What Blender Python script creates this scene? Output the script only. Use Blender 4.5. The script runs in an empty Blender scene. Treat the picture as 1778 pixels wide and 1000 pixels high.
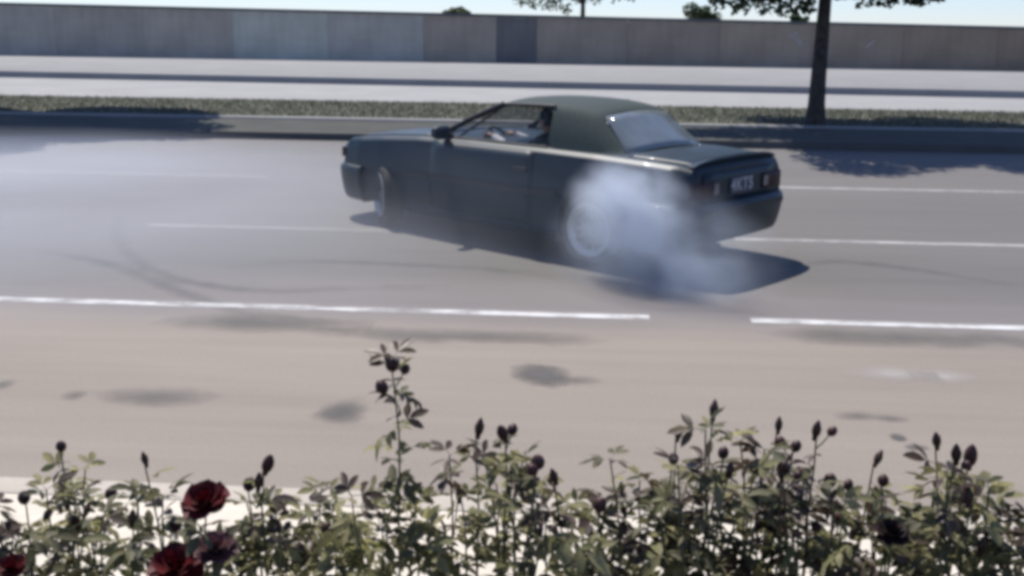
import bpy, bmesh, math, random
import numpy as np
from mathutils import Vector, Matrix, Euler
R = math.radians
random.seed(7)
scene = bpy.context.scene
COL = scene.collection

# ------------------------------------------------------------------ camera
FPX, CAM_H, Y_HOR, ROLL, YAW = 1900.0, 2.05, 38.0, 0.0117, -0.064
PITCH = math.atan((500 - Y_HOR) / FPX)
cam_data = bpy.data.cameras.new("camera")
cam = bpy.data.objects.new("camera", cam_data)
COL.objects.link(cam)
F = Vector((math.sin(YAW) * math.cos(PITCH), math.cos(YAW) * math.cos(PITCH), -math.sin(PITCH)))
RT = Vector((math.cos(YAW), -math.sin(YAW), 0))
UP = RT.cross(F)
cr, sr = math.cos(ROLL), math.sin(ROLL)
CX = RT * cr - UP * (-sr)          # image right axis after the roll
CX = (RT * cr + UP * sr)
CY = (UP * cr - RT * sr)
cam.matrix_world = Matrix(((CX.x, CY.x, -F.x, 0), (CX.y, CY.y, -F.y, 0), (CX.z, CY.z, -F.z, CAM_H), (0, 0, 0, 1)))
cam_data.sensor_width = 36.0
cam_data.lens = FPX / 1778 * 36.0
cam_data.clip_start = 0.05
cam_data.clip_end = 3000
scene.camera = cam

# ------------------------------------------------------------------ light
TO_SUN = Vector((-0.27, 0.46, 0.90)).normalized()
SUN_EL = math.asin(TO_SUN.z)
SUN_AZ = math.atan2(TO_SUN.x, TO_SUN.y)
world = bpy.data.worlds.new("World")
scene.world = world
world.use_nodes = True
wn = world.node_tree
sky = wn.nodes.new("ShaderNodeTexSky")
sky.sky_type = 'NISHITA'
sky.sun_disc = False
sky.sun_elevation = SUN_EL
sky.sun_rotation = SUN_AZ
sky.altitude = 50
sky.air_density = 1.0
sky.dust_density = 0.0
sky.ozone_density = 3.5
bg = wn.nodes["Background"]
bg.inputs["Strength"].default_value = 0.084
haze_mix = wn.nodes.new("ShaderNodeMix")          # pale summer haze evenly over the whole sky
haze_mix.data_type = 'RGBA'
haze_mix.inputs[0].default_value = 0.18
haze_mix.inputs[7].default_value = (4.0, 4.5, 5.2, 1)
tint = wn.nodes.new("ShaderNodeMix")              # the cool white balance of the phone's picture of the sky
tint.data_type = 'RGBA'
tint.blend_type = 'MULTIPLY'
tint.inputs[0].default_value = 1.0
tint.inputs[7].default_value = (0.80, 0.93, 1.30, 1)
wn.links.new(sky.outputs[0], tint.inputs[6])
wn.links.new(tint.outputs[2], haze_mix.inputs[6])
wn.links.new(haze_mix.outputs[2], bg.inputs["Color"])
sun_data = bpy.data.lights.new("sun", 'SUN')
sun_data.energy = 4.4
sun_data.angle = R(0.5)
sun_data.color = (1.0, 0.94, 0.85)
sun = bpy.data.objects.new("sun", sun_data)
COL.objects.link(sun)
sun.rotation_euler = TO_SUN.to_track_quat('Z', 'Y').to_euler()
sun.location = (0, 0, 30)
scene.view_settings.view_transform = 'Standard'
scene.view_settings.look = 'None'
scene.view_settings.gamma = 1.0
scene.view_settings.exposure = 0.55
scene.view_settings.use_curve_mapping = False
scene.render.engine = 'CYCLES'
scene.cycles.use_denoising = True
scene.cycles.pixel_filter_type = 'BLACKMAN_HARRIS'
scene.cycles.filter_width = 4.2
scene.cycles.volume_bounces = 2
scene.cycles.transparent_max_bounces = 16
scene.cycles.volume_max_steps = 256


def at(px, py, z=None, Y=None):
    """Point of the place seen at a pixel of the photograph, on height z or in the upright plane Y."""
    u, v = px - 889.0, py - 500.0
    u, v = u * cr + v * sr, -u * sr + v * cr
    d = F + RT * (u / FPX) - UP * (v / FPX)
    t = (z - CAM_H) / d.z if z is not None else Y / d.y
    return Vector((0, 0, CAM_H)) + d * t


# ------------------------------------------------------------------ object helpers
def link(o, parent=None):
    COL.objects.link(o)
    if parent is not None:
        o.parent = parent
    return o


def tag(o, label=None, cat=None, group=None, kind=None):
    if label: o["label"] = label
    if cat: o["category"] = cat
    if group: o["group"] = group
    if kind: o["kind"] = kind
    return o


def empty(name, loc=(0, 0, 0), rz=0.0, parent=None):
    o = bpy.data.objects.new(name, None)
    o.empty_display_size = 0.1
    o.location = loc
    o.rotation_euler = (0, 0, rz)
    return link(o, parent)


def finish(me, sharp=35, smooth=True):
    bm = bmesh.new()
    bm.from_mesh(me)
    bmesh.ops.recalc_face_normals(bm, faces=bm.faces[:])
    for f in bm.faces:
        f.smooth = smooth
    lim = R(sharp)
    for e in bm.edges:
        if len(e.link_faces) == 2:
            e.smooth = e.calc_face_angle(0) < lim
    bm.to_mesh(me)
    bm.free()
    me.update()
    return me


def mesh(name, verts, faces, sharp=35, recalc=True):
    me = bpy.data.meshes.new(name)
    me.from_pydata([tuple(v) for v in verts], [], faces)
    me.update()
    if recalc:
        finish(me, sharp)
    return me


def obj(name, me, mat=None, parent=None, loc=None, rot=None, scale=None):
    o = bpy.data.objects.new(name, me)
    if mat is not None and not me.materials:
        me.materials.append(mat)
    if loc is not None: o.location = loc
    if rot is not None: o.rotation_euler = rot
    if scale is not None: o.scale = scale
    return link(o, parent)


class MB:
    """Collects shapes that make up ONE piece."""
    def __init__(s):
        s.v, s.f = [], []

    def add(s, verts, faces):
        k = len(s.v)
        s.v += [Vector(p) for p in verts]
        s.f += [tuple(i + k for i in f) for f in faces]
        return s

    def box(s, c, d, rz=0.0, M=None):
        hx, hy, hz = d[0] / 2, d[1] / 2, d[2] / 2
        P = [Vector((x * hx, y * hy, z * hz)) for z in (-1, 1) for y in (-1, 1) for x in (-1, 1)]
        if M is None:
            M = Matrix.Rotation(rz, 3, 'Z')
        P = [M @ p + Vector(c) for p in P]
        return s.add(P, [(0, 2, 3, 1), (4, 5, 7, 6), (0, 1, 5, 4), (2, 6, 7, 3), (0, 4, 6, 2), (1, 3, 7, 5)])

    def tube(s, pts, rad, n=8, cap=True):
        pts = [Vector(p) for p in pts]
        rad = rad if hasattr(rad, '__len__') else [rad] * len(pts)
        k = len(s.v)
        a = None
        for i, p in enumerate(pts):
            d = (pts[min(i + 1, len(pts) - 1)] - pts[max(i - 1, 0)]).normalized()
            if a is None:
                a = d.orthogonal().normalized()
            a = (a - d * a.dot(d)).normalized()
            b = d.cross(a)
            for j in range(n):
                t = 2 * math.pi * j / n
                s.v.append(p + (a * math.cos(t) + b * math.sin(t)) * rad[i])
        for i in range(len(pts) - 1):
            for j in range(n):
                s.f.append((k + i * n + j, k + i * n + (j + 1) % n, k + (i + 1) * n + (j + 1) % n, k + (i + 1) * n + j))
        if cap:
            s.f.append(tuple(k + j for j in range(n))[::-1])
            s.f.append(tuple(k + (len(pts) - 1) * n + j for j in range(n)))
        return s

    def lathe(s, prof, n=32, axis='Z', c=(0, 0, 0)):
        """prof: (radius, height) pairs turned round an axis."""
        k = len(s.v)
        c = Vector(c)
        for r, h in prof:
            for j in range(n):
                t = 2 * math.pi * j / n
                p = (r * math.cos(t), r * math.sin(t), h)
                if axis == 'Y':
                    p = (p[0], p[2], p[1])
                s.v.append(Vector(p) + c)
        for i in range(len(prof) - 1):
            for j in range(n):
                s.f.append((k + i * n + j, k + i * n + (j + 1) % n, k + (i + 1) * n + (j + 1) % n, k + (i + 1) * n + j))
        return s

    def grid(s, rows, closed=False):
        k = len(s.v)
        n = len(rows[0])
        for r in rows:
            s.v += [Vector(p) for p in r]
        for i in range(len(rows) - 1):
            for j in range(n if closed else n - 1):
                j2 = (j + 1) % n
                s.f.append((k + i * n + j, k + i * n + j2, k + (i + 1) * n + j2, k + (i + 1) * n + j))
        return s

    def me(s, name, sharp=35):
        return mesh(name, s.v, s.f, sharp)

    def build(s, name, mat, parent=None, sharp=35, **kw):
        return obj(name, s.me(name, sharp), mat, parent, **kw)


def modify(o, *mods):
    """Apply modifiers given as (type, dict) without operators."""
    for t, kw in mods:
        m = o.modifiers.new(t.lower(), t)
        for a, b in kw.items():
            setattr(m, a, b)
    bpy.context.view_layer.update()
    dg = bpy.context.evaluated_depsgraph_get()
    new = bpy.data.meshes.new_from_object(o.evaluated_get(dg))
    o.modifiers.clear()
    old = o.data
    new.name = old.name
    o.data = new
    return o


# ------------------------------------------------------------------ materials
def node_mat(name):
    m = bpy.data.materials.new(name)
    m.use_nodes = True
    nt = m.node_tree
    return m, nt, nt.nodes["Principled BSDF"]


def noise(nt, scale, detail=4.0, rough=0.55, coord='Object', vec=None, dims=None):
    n = nt.nodes.new("ShaderNodeTexNoise")
    n.inputs["Scale"].default_value = scale
    n.inputs["Detail"].default_value = detail
    n.inputs["Roughness"].default_value = rough
    if vec is None:
        tc = nt.nodes.new("ShaderNodeTexCoord")
        vec = tc.outputs[coord]
    if dims:
        mp = nt.nodes.new("ShaderNodeMapping")
        mp.inputs["Scale"].default_value = dims
        nt.links.new(vec, mp.inputs["Vector"])
        vec = mp.outputs[0]
    nt.links.new(vec, n.inputs["Vector"])
    return n.outputs["Fac"]


def ramp(nt, fac, stops):
    r = nt.nodes.new("ShaderNodeValToRGB")
    el = r.color_ramp.elements
    while len(el) < len(stops):
        el.new(0.5)
    for e, (p, c) in zip(el, stops):
        e.position = p
        e.color = (c[0], c[1], c[2], 1) if hasattr(c, '__len__') else (c, c, c, 1)
    nt.links.new(fac, r.inputs[0])
    return r.outputs[0]


def mix(nt, fac, a, b, mode='MIX'):
    m = nt.nodes.new("ShaderNodeMix")
    m.data_type = 'RGBA'
    m.blend_type = mode
    for sock, val in ((m.inputs[0], fac), (m.inputs[6], a), (m.inputs[7], b)):
        if hasattr(val, 'is_output'):
            nt.links.new(val, sock)
        elif hasattr(val, '__len__'):
            sock.default_value = (val[0], val[1], val[2], 1)
        else:
            sock.default_value = val
    return m.outputs[2]


def math_node(nt, op, a, b=None, clamp=False):
    m = nt.nodes.new("ShaderNodeMath")
    m.operation = op
    m.use_clamp = clamp
    for i, val in enumerate((a, b)):
        if val is None: continue
        if hasattr(val, 'is_output'): nt.links.new(val, m.inputs[i])
        else: m.inputs[i].default_value = val
    return m.outputs[0]


def bump(nt, p, height, strength=0.3, dist=0.01):
    b = nt.nodes.new("ShaderNodeBump")
    b.inputs["Strength"].default_value = strength
    b.inputs["Distance"].default_value = dist
    nt.links.new(height, b.inputs["Height"])
    nt.links.new(b.outputs[0], p.inputs["Normal"])


def simple(name, col, rough=0.6, metal=0.0, var=0.25, scale=8.0, coat=0.0, bumps=0.0, spec=None):
    m, nt, p = node_mat(name)
    f = noise(nt, scale, 5)
    c = ramp(nt, f, [(0.3, [x * (1 - var) for x in col]), (0.7, [min(1, x * (1 + var)) for x in col])])
    nt.links.new(c, p.inputs["Base Color"])
    p.inputs["Roughness"].default_value = rough
    p.inputs["Metallic"].default_value = metal
    p.inputs["Coat Weight"].default_value = coat
    p.inputs["Coat Roughness"].default_value = 0.05
    if spec is not None: p.inputs["Specular IOR Level"].default_value = spec
    if bumps: bump(nt, p, noise(nt, scale * 6, 4), bumps)
    return m


def asphalt():
    m, nt, p = node_mat("asphalt")
    tc = nt.nodes.new("ShaderNodeTexCoord")
    o = tc.outputs["Object"]
    sep = nt.nodes.new("ShaderNodeSeparateXYZ")
    nt.links.new(o, sep.inputs[0])
    wob = noise(nt, 0.5, 3, vec=o)
    y = math_node(nt, 'ADD', sep.outputs[1], math_node(nt, 'MULTIPLY', math_node(nt, 'SUBTRACT', wob, 0.5), 0.7))
    yn = math_node(nt, 'DIVIDE', y, 20.0)
    # the near shoulder is a paler, warmer surface; worn wheel tracks run along each lane
    base = ramp(nt, yn, [(0.0, (0.222, 0.192, 0.160)), (0.350, (0.215, 0.186, 0.157)), (0.385, (0.165, 0.150, 0.146)),
                         (0.45, (0.110, 0.105, 0.099)), (0.535, (0.121, 0.115, 0.108)), (0.62, (0.114, 0.108, 0.103)),
                         (0.72, (0.125, 0.118, 0.112)), (0.85, (0.118, 0.112, 0.107)), (1.0, (0.13, 0.126, 0.126))])
    big = noise(nt, 0.35, 4, 0.6, vec=o, dims=(0.5, 1.6, 1))
    c = mix(nt, 1.0, base, ramp(nt, big, [(0.25, 0.86), (0.5, 1.0), (0.75, 1.10)]), 'MULTIPLY')
    streak = noise(nt, 2.0, 4, 0.6, vec=o, dims=(0.12, 3.2, 1))
    c = mix(nt, 1.0, c, ramp(nt, streak, [(0.3, 0.94), (0.7, 1.05)]), 'MULTIPLY')
    fine = noise(nt, 90, 3, 0.7, vec=o)
    c = mix(nt, 1.0, c, ramp(nt, fine, [(0.3, 0.80), (0.7, 1.18)]), 'MULTIPLY')
    nt.links.new(c, p.inputs["Base Color"])
    p.inputs["Roughness"].default_value = 0.78
    p.inputs["Specular IOR Level"].default_value = 0.35
    bump(nt, p, noise(nt, 160, 3, 0.7, vec=o), 0.35, 0.006)
    return m


def concrete(name, col, scale=0.8, joints=None, var=0.16):
    m, nt, p = node_mat(name)
    tc = nt.nodes.new("ShaderNodeTexCoord")
    o = tc.outputs["Object"]
    a = noise(nt, scale, 5, 0.6, vec=o)
    b = noise(nt, scale * 22, 4, 0.6, vec=o)
    c = mix(nt, 1.0, col, ramp(nt, a, [(0.25, 1 - var), (0.75, 1 + var)]), 'MULTIPLY')
    c = mix(nt, 1.0, c, ramp(nt, b, [(0.3, 0.92), (0.7, 1.06)]), 'MULTIPLY')
    nt.links.new(c, p.inputs["Base Color"])
    p.inputs["Roughness"].default_value = 0.85
    p.inputs["Specular IOR Level"].default_value = 0.25
    bump(nt, p, b, 0.25, 0.004)
    return m


def panel_mat():
    """Cast concrete of the boundary wall: every panel weathered a little differently."""
    m, nt, p = node_mat("wall_concrete")
    tc = nt.nodes.new("ShaderNodeTexCoord")
    info = nt.nodes.new("ShaderNodeObjectInfo")
    a = noise(nt, 0.7, 5, 0.6, vec=tc.outputs["Object"])
    run = noise(nt, 1.4, 4, 0.6, vec=tc.outputs["Object"], dims=(3.0, 1, 0.35))
    c = mix(nt, 1.0, info.outputs["Color"], ramp(nt, a, [(0.25, 0.80), (0.75, 1.15)]), 'MULTIPLY')
    c = mix(nt, 1.0, c, ramp(nt, run, [(0.3, 0.94), (0.65, 1.04)]), 'MULTIPLY')
    nt.links.new(c, p.inputs["Base Color"])
    p.inputs["Roughness"].default_value = 0.9
    p.inputs["Specular IOR Level"].default_value = 0.2
    bump(nt, p, noise(nt, 30, 4, vec=tc.outputs["Object"]), 0.25, 0.01)
    return m


def road_paint(name, lo, hi):
    m, nt, p = node_mat(name)
    tc = nt.nodes.new("ShaderNodeTexCoord")
    w = noise(nt, 7, 5, 0.7, vec=tc.outputs["Object"], dims=(0.4, 2, 1))
    w2 = noise(nt, 0.6, 2, 0.5, vec=tc.outputs["Object"])
    c = ramp(nt, w, [(0.3, (0.42, 0.41, 0.40)), (0.6, (0.56, 0.56, 0.56))])
    nt.links.new(c, p.inputs["Base Color"])
    al = ramp(nt, math_node(nt, 'ADD', w, math_node(nt, 'MULTIPLY', w2, 0.35)), [(0.50, lo), (0.72, hi)])
    nt.links.new(al, p.inputs["Alpha"])
    p.inputs["Roughness"].default_value = 0.7
    return m


def stain_mat(name, col, strength=0.7, edge=(0.15, 0.75), nscale=3.0):
    """A mark with soft ragged edges on a thin sheet (generated coordinates: 0..1 over the sheet)."""
    m, nt, p = node_mat(name)
    tc = nt.nodes.new("ShaderNodeTexCoord")
    mp = nt.nodes.new("ShaderNodeMapping")
    mp.inputs["Location"].default_value = (-1, -1, 0)
    mp.inputs["Scale"].default_value = (2, 2, 0)
    nt.links.new(tc.outputs["UV"], mp.inputs[0])
    ln = nt.nodes.new("ShaderNodeVectorMath")
    ln.operation = 'LENGTH'
    nt.links.new(mp.outputs[0], ln.inputs[0])
    n = noise(nt, nscale, 4, 0.6, vec=tc.outputs["Object"])
    d = math_node(nt, 'ADD', ln.outputs["Value"], math_node(nt, 'MULTIPLY', math_node(nt, 'SUBTRACT', n, 0.5), 1.5))
    a = ramp(nt, d, [(edge[0], strength), (edge[1], 0.0)])
    nt.links.new(a, p.inputs["Alpha"])
    p.inputs["Base Color"].default_value = (*col, 1)
    p.inputs["Roughness"].default_value = 0.8
    return m


def leaf_mat(name, a, b, trans=0.45, rough=0.5):
    m, nt, p = node_mat(name)
    info = nt.nodes.new("ShaderNodeObjectInfo")
    geo = nt.nodes.new("ShaderNodeNewGeometry")
    f = math_node(nt, 'FRACT', math_node(nt, 'ADD', info.outputs["Random"], math_node(nt, 'MULTIPLY', geo.outputs["Random Per Island"], 0.6)))
    c = ramp(nt, f, [(0.0, a), (1.0, b)])
    n = noise(nt, 30, 3)
    c = mix(nt, 1.0, c, ramp(nt, n, [(0.3, 0.8), (0.7, 1.2)]), 'MULTIPLY')
    nt.links.new(c, p.inputs["Base Color"])
    p.inputs["Roughness"].default_value = rough
    p.inputs["Specular IOR Level"].default_value = 0.35
    tr = nt.nodes.new("ShaderNodeBsdfTranslucent")
    hs = nt.nodes.new("ShaderNodeHueSaturation")
    hs.inputs["Value"].default_value = 1.5
    nt.links.new(c, hs.inputs["Color"])
    nt.links.new(hs.outputs[0], tr.inputs[0])
    ms = nt.nodes.new("ShaderNodeMixShader")
    ms.inputs[0].default_value = trans
    nt.links.new(p.outputs[0], ms.inputs[1])
    nt.links.new(tr.outputs[0], ms.inputs[2])
    nt.links.new(ms.outputs[0], nt.nodes["Material Output"].inputs[0])
    return m


def glass_mat(name, tint, rough=0.02, alpha=0.35):
    m, nt, p = node_mat(name)
    p.inputs["Base Color"].default_value = (*tint, 1)
    p.inputs["Roughness"].default_value = rough
    p.inputs["Specular IOR Level"].default_value = 0.6
    f = noise(nt, 5, 3)
    a = ramp(nt, f, [(0.3, alpha * 0.85), (0.7, min(1, alpha * 1.15))])
    nt.links.new(a, p.inputs["Alpha"])
    return m


M = {}
M['asphalt'] = asphalt()
M['paint'] = road_paint("worn_road_paint", 0.12, 0.92)
M['paint_mid'] = road_paint("thin_road_paint", 0.10, 0.60)
M['paint_faint'] = road_paint("faded_road_paint", 0.03, 0.30)
M['kerb'] = concrete("kerb_concrete", (0.085, 0.083, 0.078), 1.5)  # base colour darkened so the shaded kerb face reads deeper
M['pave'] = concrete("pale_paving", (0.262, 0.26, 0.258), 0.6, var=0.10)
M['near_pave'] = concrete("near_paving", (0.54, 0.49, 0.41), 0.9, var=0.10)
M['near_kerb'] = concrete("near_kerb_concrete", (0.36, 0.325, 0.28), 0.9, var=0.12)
M['verge'] = concrete("verge_ground_dark", (0.044, 0.046, 0.038), 1.2, var=0.3)  # tree shade deepened through a darker base colour
M['soil'] = simple("soil", (0.06, 0.042, 0.03), 0.95, var=0.5, scale=4, bumps=0.5)
M['field'] = simple("dry_ground", (0.16, 0.15, 0.12), 0.95, var=0.3, scale=0.05)
M['lawn'] = simple("turf_soil", (0.078, 0.082, 0.058), 0.95, var=0.4, scale=1.2, bumps=0.4)
M['grass'] = leaf_mat("grass_blades", (0.066, 0.070, 0.046), (0.084, 0.088, 0.060), 0.3, 0.7)
M['wall'] = panel_mat()
M['bark'] = simple("bark", (0.055, 0.047, 0.040), 0.95, var=0.45, scale=9, bumps=0.7)
M['far_leaf'] = leaf_mat("tree_leaves", (0.028, 0.050, 0.022), (0.075, 0.10, 0.045), 0.3)
M['leaf'] = leaf_mat("rose_leaf_green", (0.13, 0.135, 0.055), (0.30, 0.275, 0.14), 0.48, 0.6)
M['leaf_dark'] = leaf_mat("rose_leaf_dark", (0.042, 0.044, 0.022), (0.14, 0.13, 0.065), 0.35, 0.6)
M['leaf_red'] = leaf_mat("rose_leaf_young", (0.040, 0.026, 0.020), (0.085, 0.060, 0.040), 0.30, 0.45)
M['cane'] = simple("rose_cane", (0.070, 0.075, 0.038), 0.6, var=0.4, scale=20)
M['petal'] = leaf_mat("rose_petal_crimson", (0.045, 0.003, 0.005), (0.105, 0.006, 0.010), 0.20, 0.6)
M['petal_dark'] = leaf_mat("rose_petal_blackish", (0.008, 0.004, 0.004), (0.018, 0.006, 0.006), 0.06, 0.8)
M['petal_mauve'] = leaf_mat("rose_petal_mauve", (0.060, 0.024, 0.030), (0.12, 0.050, 0.058), 0.25, 0.7)
M['bud'] = leaf_mat("rose_bud", (0.035, 0.012, 0.014), (0.070, 0.028, 0.024), 0.1, 0.5)
M['sepal'] = leaf_mat("rose_sepal", (0.04, 0.045, 0.025), (0.08, 0.08, 0.04), 0.2, 0.5)
M['body'] = simple("car_paint", (0.006, 0.018, 0.028), 0.45, 0.0, var=0.1, coat=0.05, scale=3, spec=0.3)
M['trim'] = simple("black_trim", (0.012, 0.012, 0.014), 0.55, var=0.2, scale=14)
M['top'] = simple("roof_covering", (0.011, 0.028, 0.028), 0.85, var=0.2, scale=30, bumps=0.1)
M['rubber'] = simple("tyre_rubber", (0.018, 0.018, 0.019), 0.85, var=0.3, scale=20)
M['rim'] = simple("rim_alloy", (0.40, 0.40, 0.39), 0.45, 0.5, var=0.08, scale=10)
M['spoke'] = simple("spoke_grey", (0.13, 0.14, 0.145), 0.5, 0.4, var=0.1, scale=10)
M['disc'] = simple("brake_steel", (0.20, 0.20, 0.21), 0.5, 0.8, var=0.15)
M['chrome'] = simple("bright_metal", (0.7, 0.7, 0.72), 0.15, 1.0, var=0.05)
M['seat'] = simple("seat_cloth", (0.025, 0.026, 0.03), 0.9, var=0.25, scale=25)
M['glass'] = glass_mat("window_glass", (0.02, 0.03, 0.032), 0.02, 0.18)
M['glass_rear'] = glass_mat("rear_glass", (0.17, 0.20, 0.22), 0.10, 0.85)  # pale sky reflection put into the pane's base colour
M['lamp_red'] = simple("tail_lamp_lens", (0.020, 0.005, 0.007), 0.4, 0.0, var=0.1, spec=0.2)
M['lamp_clear'] = simple("head_lamp_lens", (0.5, 0.52, 0.55), 0.08, 0.3, var=0.05, coat=0.8)
M['amber'] = simple("indicator_lens", (0.06, 0.03, 0.02), 0.2, var=0.1)
M['plate'] = simple("plate_blue", (0.03, 0.035, 0.06), 0.5, var=0.1)
M['plate_text'] = simple("plate_letters", (0.30, 0.32, 0.34), 0.5, var=0.05)
M['skin'] = simple("skin", (0.48, 0.28, 0.20), 0.55, var=0.1, scale=12)
M['hair'] = simple("hair", (0.016, 0.012, 0.010), 0.7, var=0.3, scale=40)
M['shirt'] = simple("dark_shirt", (0.018, 0.020, 0.026), 0.9, var=0.2, scale=25)
M['cuff'] = simple("white_sleeve", (0.72, 0.72, 0.74), 0.85, var=0.06, scale=25)
M['chalk'] = stain_mat("pale_scuff", (0.50, 0.50, 0.48), 0.55, (0.1, 0.95), 2.0)
M['stain'] = stain_mat("tar_stain", (0.075, 0.072, 0.070), 0.85, (0.25, 0.95), 3.0)
M['stain_soft'] = stain_mat("oil_stain", (0.09, 0.088, 0.085), 0.55, (0.0, 1.0), 2.0)
M['skid'] = stain_mat("skid_rubber", (0.06, 0.06, 0.065), 0.26, (0.0, 1.0), 5.0)
M['pale_patch'] = stain_mat("worn_pale_patch", (0.42, 0.40, 0.38), 0.5, (0.0, 1.0), 2.5)

# ------------------------------------------------------------------ the ground, from near to far
NEAR_KERB, LINE1, LINE2, LINE3, FAR_KERB = 4.30, 7.62, 10.68, 14.3, 18.9
EDGING, PAVE0, STEP0, WALL0 = 21.45, 26.6, 32.9, 47.6
VZ, TZ = 0.13, 0.33


def sheet(name, x0, x1, y0, y1, z, mat, nx=1, ny=1, parent=None, kind='structure'):
    rows = [[(x0 + (x1 - x0) * i / nx, y0 + (y1 - y0) * j / ny, z) for i in range(nx + 1)] for j in range(ny + 1)]
    o = MB().grid(rows).build(name, mat, parent)
    for f in o.data.polygons:
        if f.normal.z < 0:
            o.data.flip_normals()
            break
    if kind and parent is None: o["kind"] = kind
    return o


sheet("ground", -900, 900, -60, 1700, -0.06, M['field'], 4, 4)
road = sheet("road", -60, 60, NEAR_KERB - 0.05, FAR_KERB + 0.05, 0.0, M['asphalt'], 24, 6)


def kerb(name, y0, y1, z, mat, x0=-60, x1=60, sign=1):
    """A kerb run with a bevelled top arris."""
    b = 0.018
    prof = [(y0, -0.06), (y0, z - b), (y0 + b * sign, z), (y1, z), (y1, -0.06)]
    rows = [[(x, y, zz) for y, zz in prof] for x in np.linspace(x0, x1, 61)]
    o = MB().grid(rows).build(name, mat, None, 60)
    o["kind"] = 'structure'
    return o


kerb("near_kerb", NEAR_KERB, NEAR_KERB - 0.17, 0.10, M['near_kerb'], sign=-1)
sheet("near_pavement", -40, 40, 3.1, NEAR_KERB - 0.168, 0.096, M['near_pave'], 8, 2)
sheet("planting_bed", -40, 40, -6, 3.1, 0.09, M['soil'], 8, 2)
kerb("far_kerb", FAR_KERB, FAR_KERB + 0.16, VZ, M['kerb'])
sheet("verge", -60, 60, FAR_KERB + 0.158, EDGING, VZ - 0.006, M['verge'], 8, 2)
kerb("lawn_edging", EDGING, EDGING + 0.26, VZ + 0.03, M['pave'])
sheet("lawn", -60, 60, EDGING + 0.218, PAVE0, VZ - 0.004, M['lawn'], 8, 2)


def skew(name, y_at, z0, z1, yb, mat):
    """A slab whose front edge runs slightly askew to the road."""
    xs = np.linspace(-60, 60, 41)
    prof = lambda x: [(x, y_at(x), z0), (x, y_at(x), z1 - 0.015), (x, y_at(x) + 0.015, z1), (x, yb, z1)]
    o = MB().grid([prof(x) for x in xs]).build(name, mat, None, 50)
    o["kind"] = 'structure'


sheet("promenade", -60, 60, PAVE0, STEP0 + 6.0, VZ, M['pave'], 8, 2)
step_y = lambda x: STEP0 - 0.087 * x
skew("terrace_step", step_y, -0.06, TZ, 60.0, M['pave'])

# lane markings, worn thin; the gap in the near line imitates smoke hiding it
for (y, w, segs) in ((LINE1, 0.12, ((-40, 0.50), (1.22, 40))), (LINE2, 0.12, ((-4.4, -1.6), (1.5, 6.6), (-14, -9))),
                     (LINE3, 0.12, ((-9.4, -4.2), (1.9, 9.6), (-20, -15)))):
    for (a, b) in segs:
        o = sheet("lane_line", a, b, y - w / 2, y + w / 2, 0.004, M['paint'] if y == LINE1 else (M['paint_mid'] if a > 1 else M['paint_faint']), 8, 1)


def decal(name, pts, mat, z, parent=None):
    """A thin ragged-edged sheet lying on the road; pts: rows of (x, y)."""
    rows = [[(x, y, z) for (x, y) in r] for r in pts]
    me = MB().grid(rows).me(name)
    if me.polygons[0].normal.z < 0: me.flip_normals()
    uv = me.uv_layers.new(name="UVMap")
    nr, nc = len(rows), len(rows[0])
    for l in me.loops:
        i, j = divmod(l.vertex_index, nc)
        uv.data[l.index].uv = (j / (nc - 1), i / (nr - 1))
    o = obj(name, me, mat, parent)
    return o


def blot(px, py, w, d, mat, name="tar_stain", tilt=0.0, z=0.004):
    c = at(px, py, z=0)
    ct, st = math.cos(tilt), math.sin(tilt)
    rows = []
    for j in range(5):
        r = []
        for i in range(9):
            u, v = (i / 8 - 0.5) * w, (j / 4 - 0.5) * d
            r.append((c.x + u * ct - v * st, c.y + u * st + v * ct))
        rows.append(r)
    o = decal(name, rows, mat, z, road)
    return o


blot(935, 652, 0.50, 0.42, M['stain'], tilt=-0.25)
blot(1000, 660, 0.34, 0.22, M['stain_soft'], tilt=-0.1, z=0.005)
blot(596, 712, 0.34, 0.52, M['stain_soft'], z=0.004)
blot(596, 714, 0.30, 0.44, M['stain_soft'], z=0.005)
blot(265, 688, 0.85, 0.34, M['stain_soft'])
blot(130, 687, 0.16, 0.2, M['stain_soft'])
blot(2, 668, 0.16, 0.2, M['stain_soft'])
blot(1490, 723, 0.28, 0.16, M['stain_soft'], tilt=0.1)
blot(1545, 727, 0.24, 0.14, M['stain_soft'], tilt=-0.1)
blot(1590, 777, 0.15, 0.12, M['stain'])
blot(1560, 760, 0.09, 0.12, M['stain'])
blot(1540, 650, 0.62, 0.34, M['pale_patch'], "worn_patch")
blot(1640, 655, 0.4, 0.3, M['pale_patch'], "worn_patch")
blot(1600, 588, 2.6, 0.5, M['stain_soft'], "oil_stain")
blot(800, 585, 2.4, 0.4, M['stain_soft'], "oil_stain")
blot(450, 560, 1.6, 0.55, M['stain_soft'], "oil_stain")


def skid(pts, w):
    P = [Vector((p.x, p.y)) for p in pts]
    L, Rr = [], []
    out = []
    n = 40
    for i in range(n + 1):
        t = i / n * (len(P) - 1)
        k = min(int(t), len(P) - 2)
        fr = t - k
        p0, p1, p2, p3 = P[max(k - 1, 0)], P[k], P[k + 1], P[min(k + 2, len(P) - 1)]
        q = 0.5 * ((2 * p1) + (p2 - p0) * fr + (2 * p0 - 5 * p1 + 4 * p2 - p3) * fr * fr + (3 * p1 - p0 - 3 * p2 + p3) * fr ** 3)
        out.append(q)
    rows = [[], [], []]
    for i, q in enumerate(out):
        d = (out[min(i + 1, n)] - out[max(i - 1, 0)]).normalized()
        nn = Vector((-d.y, d.x))
        for j, s in enumerate((-0.5, 0, 0.5)):
            rows[j].append(tuple(q + nn * w * s))
    return decal("skid_mark", rows, M['skid'], 0.006, road)


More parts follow.
